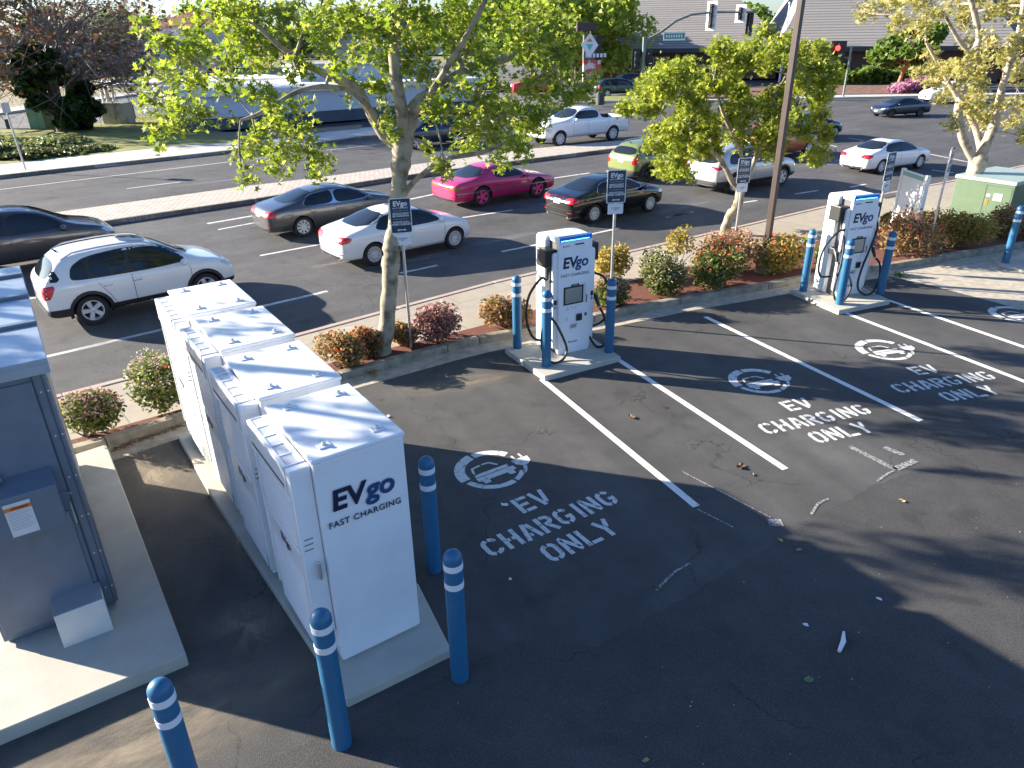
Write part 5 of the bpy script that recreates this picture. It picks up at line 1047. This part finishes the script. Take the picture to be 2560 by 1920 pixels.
head(1777,40,.75,2.3,True,t); head(1850,34,.75,1.4,True,t,2); head(1875,60,.6,2.0,False,t)
head(1590,148,.7,1.7,False,t); head(1622,150,.6,1.7,False,t)
c=Q(1686,90); b=MB(); b.box(c.x-.95,c.y-.03,c.z-.35,c.x+.95,c.y,c.z+.35); n_=b.build('street_name_plate',WPLAIN,t); b=MB(); b.box(c.x-.88,c.y-.035,c.z-.22,c.x+.88,c.y-.031,c.z+.2); gp=b.build('name_panel',mat('sign_green',(.03,.25,.12),.5),n_)
b=MB()
for k in range(7): b.box(c.x-.75+.22*k,c.y-.038,c.z-.12,c.x-.62+.22*k,c.y-.0355,c.z+.1)
b.build('name_letters',REFL,gp)
g=at(2110,242,0); Y=g.y; Q=lambda x,y: Vector(pt(x,y,Y))-g
t=thing('traffic_signal','black traffic signal with a lit red lamp behind the middle tree','traffic signal',g); b=MB(); b.tube([(0,.2,0),(0,.2,Q(2105,115).z)],.09,10); b.build('pole',SG,t,smooth=True)
bp=head(2097,128,1.3,1.6,False,t,2); c=Q(2090,120); b=MB(); b.lathe([(.2,0),(.2,.05),(.001,.08)],16,T=Matrix.Translation((c.x,c.y-.37,c.z))@Matrix.Rotation(R(90),4,'X')); b.build('red_lamp',mat('red_lamp',(1,.03,.02),.4,emit=2.5),bp)
# plaza pylon sign
g=at(1481,228,0); Y=g.y; Q=lambda x,y: Vector(pt(x,y,Y))-g; t=thing('plaza_sign','dark pylon sign with a white diamond emblem over a red base','sign',g)
a=Q(1460,88); b_=Q(1503,150); b=MB(); b.box(a.x,0,b_.z,b_.x-.6,1.1,a.z); pb=b.build('sign_box',mat('sign_dark_grey',(.12,.12,.13),.5),t,bevel=.03); b=MB(); b.box(b_.x-.6,0.02,b_.z,b_.x,1.05,a.z-.02); b.build('side_panel',BLK,t)
cx=(a.x+b_.x-.6)/2; cz=(a.z*.6+b_.z*.4); b=MB(); b.prism([(cx,cz+1.15),(cx+.85,cz),(cx,cz-1.15),(cx-.85,cz)][::-1],.03,.05,T=Matrix(((1,0,0,0),(0,0,-1,0),(0,1,0,0),(0,0,0,1)))); em=b.build('diamond_emblem',WPLAIN,pb)
b=MB(); b.prism([(cx-.3,cz+.3),(cx,cz+.65),(cx+.3,cz+.3)],.055,.06,T=Matrix(((1,0,0,0),(0,0,-1,0),(0,1,0,0),(0,0,0,1)))); b.build('emblem_flame',ORAN,em)
b=MB(); b.prism([(cx-.35,cz+.1),(cx+.35,cz+.1),(cx,cz-.5)],.055,.06,T=Matrix(((1,0,0,0),(0,0,-1,0),(0,1,0,0),(0,0,0,1)))); b.build('emblem_wave',mat('emblem_teal',(.1,.5,.5),.5),em)
b=MB()
for k in range(6): b.box(a.x+.2+.36*k,-.04,b_.z+.25,a.x+.44+.36*k,-.005,b_.z+.6)
b.build('sign_lettering',REFL,pb)
b=MB(); b.box(a.x+.02,.02,.9,b_.x-.05,1.0,b_.z-.01); b.build('red_panel',mat('sign_red',(.5,.1,.07),.5,col2=(.7,.6,.55),vs=1.2,thr=(.48,.5)),t); b=MB(); b.box(a.x+.2,.1,-.1,b_.x-.2,.9,.9); b.build('base',mat('brick_base',(.35,.12,.08),.8),t)
g=at(1478,230,0); Y=g.y; Q=lambda x,y: Vector(pt(x,y,Y))-g; t=thing('shoebox_lamp','dark shoebox lamp on a pole above the plaza sign','lamp post',g); z=Q(1470,66).z; b=MB(); b.tube([(0,1.6,0),(0,1.6,z)],.09,8); b.build('pole',STEEL,t); b=MB(); c=Q(1470,67); b.box(c.x-1.0,.6,c.z-.4,c.x+.9,1.5,c.z+.4); b.build('lamp_head',STEEL,t,bevel=.05)
g=at(1500,262,0); b=MB(); b.lathe([(.35,0),(.35,.8),(.2,1.0),(.001,1.0)],12); o=b.build('litter_bin',GBD,smooth=True); o.location=g; tag(o,'dark bin near the corner lawn behind the white pickup','bin')
# far small sign and white posts
g=at(2378,246,0); t=thing('street_sign','small white sign seen through the sycamore branches','sign',g); z=hgt(g,158); b=MB(); b.tube([(0,0,0),(0,0,z)],.05,8); b.build('post',ALU,t,smooth=True); b=MB(); b.box(-.5,-.05,z-1.1,.4,-.03,z); b.build('sign_plate',WPLAIN,t)
g=at(1948,205,0); t=thing('flag_pole','slim white pole in front of the brown building roof','pole',g); z=hgt(g,10); b=MB(); b.tube([(0,0,0),(0,0,z)],[.12,.07],8); b.build('pole',WPLAIN,t,smooth=True); b=MB(); b.tube([(0,0,z),(0,0,z+.2)],.12,8); b.build('cap',ALU,t)
# ---------------------------------------------------------------- buildings
MET=bricks('metal_siding',(.46,.48,.52),(.44,.46,.50),(.36,.38,.42),1.0,R(0),1.1,30,.02,var=.06); SHI=bricks('shingles',(.33,.305,.27),(.30,.275,.245),(.17,.155,.14),1.0,0,60,.36,.06,var=.1); TILE=bricks('roof_tiles',(.36,.14,.08),(.30,.11,.07),(.16,.06,.04),1.0,0,.5,.45,.06); REDB=bricks('red_brick_wall',(.23,.07,.055),(.19,.055,.045),(.14,.07,.06),1.0,0,.6,.2,.03)
def box_uv(name,verts,faces,m,parent,uvdir=True):
    mb=MB(); mb.add(verts,faces); return mb.build(name,m,parent)
# long metal building
A=at(487,331,0); B=at(1190,276,0); d=(B-A); L=d.length; ang=math.atan2(d.y,d.x); t=thing('metal_building','long pale metal sided building with a dark base behind the big tree','building',A,ang)
hb1=hgt(A,300); h1=hgt(A,236)
b=MB(); b.box(0,0,0,L,9,hb1); b.build('dark_base',mat('slate_base',(.07,.085,.105),.8,var=.12,vs=1),t); 
b=MB(); b.box(-.06,-.06,hb1+.002,L+.06,9.06,h1*.92)
w0=b.build('wall',MET,t); w0.data.materials.clear(); w0.data.materials.append(mat('pale_siding',(.50,.53,.60),.6,var=.05,vs=.6))
b=MB()
for k in range(int(L/3)): b.box(3*k+1.4,-.09,hb1,3*k+1.46,-.062,h1*.92)
b.build('panel_ribs',mat('rib_grey',(.40,.43,.48),.6),t)
b=MB(); b.box(-.4,-.5,h1*.92+.002,L+.4,9.4,h1*.92+.3); b.build('roof',mat('pale_roof',(.62,.62,.60),.6),t)
b=MB(); b.box(9,5,h1*.92+.3,9.2*2.2,8.8,h1*.92+1.3); b.build('upper_wall',mat('pale_siding',(.5,.5,.5)),t); b=MB(); b.box(8.7,4.7,h1*.92+1.302,20.6,9,h1*.92+1.5); b.build('upper_roof',mat('grey_roof',(.33,.33,.33),.7),t)
# canopy roof in sunlight at its left end
t2=thing('white_canopy','bright white low canopy roof at the left end of the metal building','canopy',at(470,300,0),ang); h=hgt(at(470,300,0),215); b=MB(); b.box(-4.5,2,h,8.5,9,h+.18); b.build('canopy_roof',mat('canvas_white',(.78,.77,.73),.6),t2)
for x in (-4.3,8.2):
    for y in (2.2,8.8):
        b=MB(); b.box(x-.08,y-.08,0,x+.08,y+.08,h); b.build('post',WPLAIN,t2)
# far left pale building
A=at(-300,205,0); B=at(520,180,0); d=B-A; t=thing('pale_building','long pale stucco building across the side street','building',A,math.atan2(d.y,d.x)); L=d.length; h=hgt(at(350,200,0),100)
b=MB(); b.box(0,0,0,L,14,h*.9); b.build('wall',mat('stucco',(.50,.47,.45),.8,var=.08,vs=.3),t); b=MB(); b.box(-.5,-.5,h*.9+.002,L+.5,14.5,h*.9+.5); b.build('roof',mat('grey_roof',(.4,.39,.38),.7),t)
for k in range(9): b=MB(); b.box(6+k*9,-.06,.6,8.2+k*9,-.004,3.0); b.build('window' if k%2 else 'garage_door',mat('dull_pane',(.33,.34,.36),.3),t)
# tiled house
g=at(480,172,0); t=thing('tiled_house','pale house with a red tiled hip roof behind the big tree','house',g,R(-6)); he=hgt(g,66); hr=hgt(g,24); w_=46*3.4/ppm((g.x,g.y,5))*1.0; w_=(2*95)/ppm((g.x,g.y,he)); 
b=MB(); b.box(-w_/2+.5,0,0,w_/2-.5,w_*.8,he); b.build('wall',mat('house_wall',(.45,.44,.46),.8),t)
y1=w_*.8+.5; v=[(-w_/2,-.5,he+.002),(w_/2,-.5,he+.002),(w_/2,y1,he+.002),(-w_/2,y1,he+.002),(-w_*.12,y1/2,hr),(w_*.12,y1/2,hr)]
box_uv('roof',v,[(0,1,5,4),(1,2,5),(2,3,4,5),(3,0,4),(3,2,1,0)],TILE,t)
b=MB(); b.box(-w_*.15,-.04,he*.35,w_*.05,-.004,he*.7); b.build('window',mat('dull_pane',(.3,.3,.3)),t)
# brown shingled building: three roof masses
g=at(1850,196,0); t=thing('shingled_building','low red brick building with big grey brown shingled roofs at the top right','building',g,R(-14))
def hip(x0,x1,y0,y1,e,r,inset,name='roof',over=1.2):
    v=[(x0-over,y0-over,e),(x1+over,y0-over,e),(x1+over,y1+over,e),(x0-over,y1+over,e),(x0+inset,(y0+y1)/2,r),(x1-inset,(y0+y1)/2,r)]
    rf=box_uv(name,v,[(0,1,5,4),(1,2,5),(2,3,4,5),(3,0,4)],SHI,t)
    b=MB(); b.box(x0-over,y0-over-.05,e-.45,x1+over,y0-over+.1,e-.002); b.box(x0-over-.05,y0-over+.1,e-.45,x0-over+.1,y1+over,e-.002); b.box(x1+over-.1,y0-over+.1,e-.45,x1+over+.05,y1+over,e-.002); b.build('fascia',mat('dark_fascia',(.05,.055,.06),.6),rf)
    b=MB(); b.box(x0,y0,0,x1,y1,e-.46); b.build('wall',REDB,t)
    return rf
hip(-24,4,-1,30,3.4,15,12)
hip(4.5,26,-6,30,3.5,18,6)
hip(26.5,70,-2,32,3.5,17,3)
for x,y in ((-20,-1),(-12,-1),(8,-6),(15,-6),(31,-2),(38,-2),(47,-2)):
    b=MB(); b.box(x,y-.08,.7,x+3.2,y-.004,2.5); wn=b.build('window',mat('window_frame_tan',(.35,.28,.2),.6),t); b=MB(); b.box(x+.15,y-.1,.85,x+1.5,y-.085,2.35); b.box(x+1.7,y-.1,.85,x+3.05,y-.085,2.35); b.build('pane',GLASS,wn)
b=MB()
for x in (4.2,26.2): b.box(x-.3,-7.5,3.1,x+.1,-7.3,3.5)
b.build('beam_end',mat('dark_fascia',(.05,.055,.06)),t)
b=MB(); b.box(29,-2.05,1.4,29.8,-2.005,2.0); b.build('notice',LABW,t)
# far side warehouse strip behind the trees
A=at(900,140,0); t=thing('distant_building','low pale building in the distance between the tree crowns','building',A,R(2)); b=MB(); b.box(-20,0,0,40,20,5); b.build('wall',mat('stucco2',(.46,.44,.44),.8),t); b=MB(); b.box(-20.5,-.5,5.002,40.5,20.5,5.6); b.build('roof',mat('grey_roof',(.3,.3,.3)),t)
# sandy dust drifts on the asphalt between the pads and at the bottom left
DUST=bpy.data.materials.new('sandy_dust'); DUST.use_nodes=True; n=DUST.node_tree.nodes; l=DUST.node_tree.links; b=n['Principled BSDF']; b.inputs['Base Color'].default_value=(.33,.27,.19,1); b.inputs['Roughness'].default_value=.95
tc=n.new('ShaderNodeTexCoord'); gr=n.new('ShaderNodeTexGradient'); gr.gradient_type='SPHERICAL'; l.new(tc.outputs['Object'],gr.inputs[0]); nz=n.new('ShaderNodeTexNoise'); nz.inputs['Scale'].default_value=2.2; nz.inputs['Detail'].default_value=10; nz.inputs['Roughness'].default_value=.7; l.new(tc.outputs['Object'],nz.inputs['Vector'])
mr=n.new('ShaderNodeMapRange'); l.new(nz.outputs['Fac'],mr.inputs[0]); mr.inputs[1].default_value=.35; mr.inputs[2].default_value=.7; mm=n.new('ShaderNodeMath'); mm.operation='MULTIPLY'; l.new(gr.outputs['Fac'],mm.inputs[0]); l.new(mr.outputs[0],mm.inputs[1]); m2=n.new('ShaderNodeMath'); m2.operation='MULTIPLY'; m2.use_clamp=True; l.new(mm.outputs[0],m2.inputs[0]); m2.inputs[1].default_value=1.15; l.new(m2.outputs[0],b.inputs['Alpha'])
for px,py,sx_,sy_,a_ in ((375,1175,.7,1.5,34),(590,1330,.35,1.3,34),(620,1560,.45,.6,34),(300,1870,2.2,.8,34),(1140,960,1.2,.4,20)):
    b=MB(); b.add([(-1,-1,0),(1,-1,0),(1,1,0),(-1,1,0)],[(0,1,2,3)]); o=b.build('dust_patch',DUST); p=at(px,py,0); o.location=(p.x,p.y,.0055); o.rotation_euler=(0,0,R(a_)); o.scale=(sx_,sy_,1); o['kind']='structure'
SMU=DUST.copy(); SMU.name='pale_smudge'; SMU.node_tree.nodes['Principled BSDF'].inputs['Base Color'].default_value=(.27,.27,.27,1)
for px,py,sx_,sy_ in ((1250,600,1.9,.35),(1060,645,1.1,.3),(830,660,.9,.2),(300,850,1.4,.25),(1420,500,2.6,.5),(560,452,3,.3),(1700,520,2.2,.4),(2100,400,5,.8)):
    b=MB(); b.add([(-1,-1,0),(1,-1,0),(1,1,0),(-1,1,0)],[(0,1,2,3)]); o=b.build('road_smudge',SMU); p=at(px,py,z_road); o.location=(p.x,p.y,z_road+.0065); o.rotation_euler=(0,0,R(38)); o.scale=(sx_,sy_,1); o['kind']='structure'
# ---------------------------------------------------------------- litter and leaves
def leaf(label,px,py,m,s=.06,name='fallen_leaf',cat='leaf',z=.012):
    r_=random.Random(int(px)); pts=[]
    for k in range(11):
        a=2*math.pi*k/11; q=s*.72*(.55+.5*r_.random()); pts.append((q*math.cos(a)*1.3,q*math.sin(a)*.8,.012+s*.35*r_.random()))
    b=MB(); n=len(pts); b.add(pts+[(0,0,.004)],[(k,(k+1)%n,n) for k in range(n)]); o=b.build(name,m); o.location=at(px,py,0); o.rotation_euler=(0,0,r_.uniform(0,6)); return tag(o,label,cat)
BRL=mat('brown_leaf',(.20,.11,.05),.8,var=.3); YEL_=mat('yellow_leaf',(.45,.33,.12),.7); PAP=mat('paper',(.75,.75,.75),.7)
for a in (('crumpled white paper beside the letters EV in the nearest bay',1262,1265,PAP,.075,'paper_scrap','litter'),('small white scrap below the word ONLY in the nearest bay',1276,1450,PAP,.035,'paper_scrap','litter'),('tiny white scrap in the big shadow beside the dark stain',2197,1500,PAP,.04,'paper_scrap','litter'),('white scrap behind the nearest white cabinet',970,1042,PAP,.05,'paper_scrap','litter'),('white scrap in the shadow right of the cabinets',2015,1565,PAP,.04,'paper_scrap','litter'),
    ('brown leaf heap between the two parking lines',1578,1045,BRL,.09),('brown leaf heap beside the third parking line',1850,1168,BRL,.10),('pale leaf just right of the leaf heap',1880,1188,YEL_,.05),('yellow leaf in the sunlit aisle',2253,1254,YEL_,.06),('yellow leaf on the edge of the big shadow',1952,1353,YEL_,.045),('second yellow leaf at the shadow edge',1998,1377,YEL_,.045),('green leaf deep in the big shadow',2022,1702,mat('green_leaf',(.15,.2,.07),.7),.06),('pale pebble like leaf near the bottom edge',1614,1903,YEL_,.04),('dark leaf below the word ONLY of the nearest bay',1640,1468,BRL,.05),('red leaf on the second bay',1660,1019,mat('red_dead_leaf',(.3,.05,.03),.7),.04)): leaf(*a)
b=MB(); b.tube([(-.09,-.12,.02),(0,.0,.03),(.06,.13,.02)],[.018,.026,.012],7); o=b.build('white_straw',PAP,smooth=True); o.location=at(2107,1608,0); tag(o,'white plastic sliver lying in the big shadow at the lower right','litter')
r_=np.random.default_rng(77); Pp=[]
kp=resample([at(290,1118),at(474,1053),at(690,996)],.05)
for i in range(420):
    p=kp[r_.integers(0,len(kp))]; Pp.append((p.x+r_.normal()*.03+.03,p.y-abs(r_.normal())*.07-.02,.012+r_.uniform(0,.02)))
o=leafmesh('leaf_litter',Pp,.045,T_OVAL,leafmat('dead_leaf',(.12,.06,.035),(.28,.16,.09),.1),None,2); tag(o,'line of dead brown leaves at the foot of the kerb behind the cabinets','leaf litter',kind='stuff')
Pp=[(*(SX*r_.uniform(-5,14)+SY*r_.uniform(-1.5,4.6))[:2],.008) for i in range(260)]
o=leafmesh('grit',Pp,.008,T_QUAD,PAP,None,3); tag(o,'tiny pale grit specks scattered on the aisle asphalt','grit',kind='stuff')
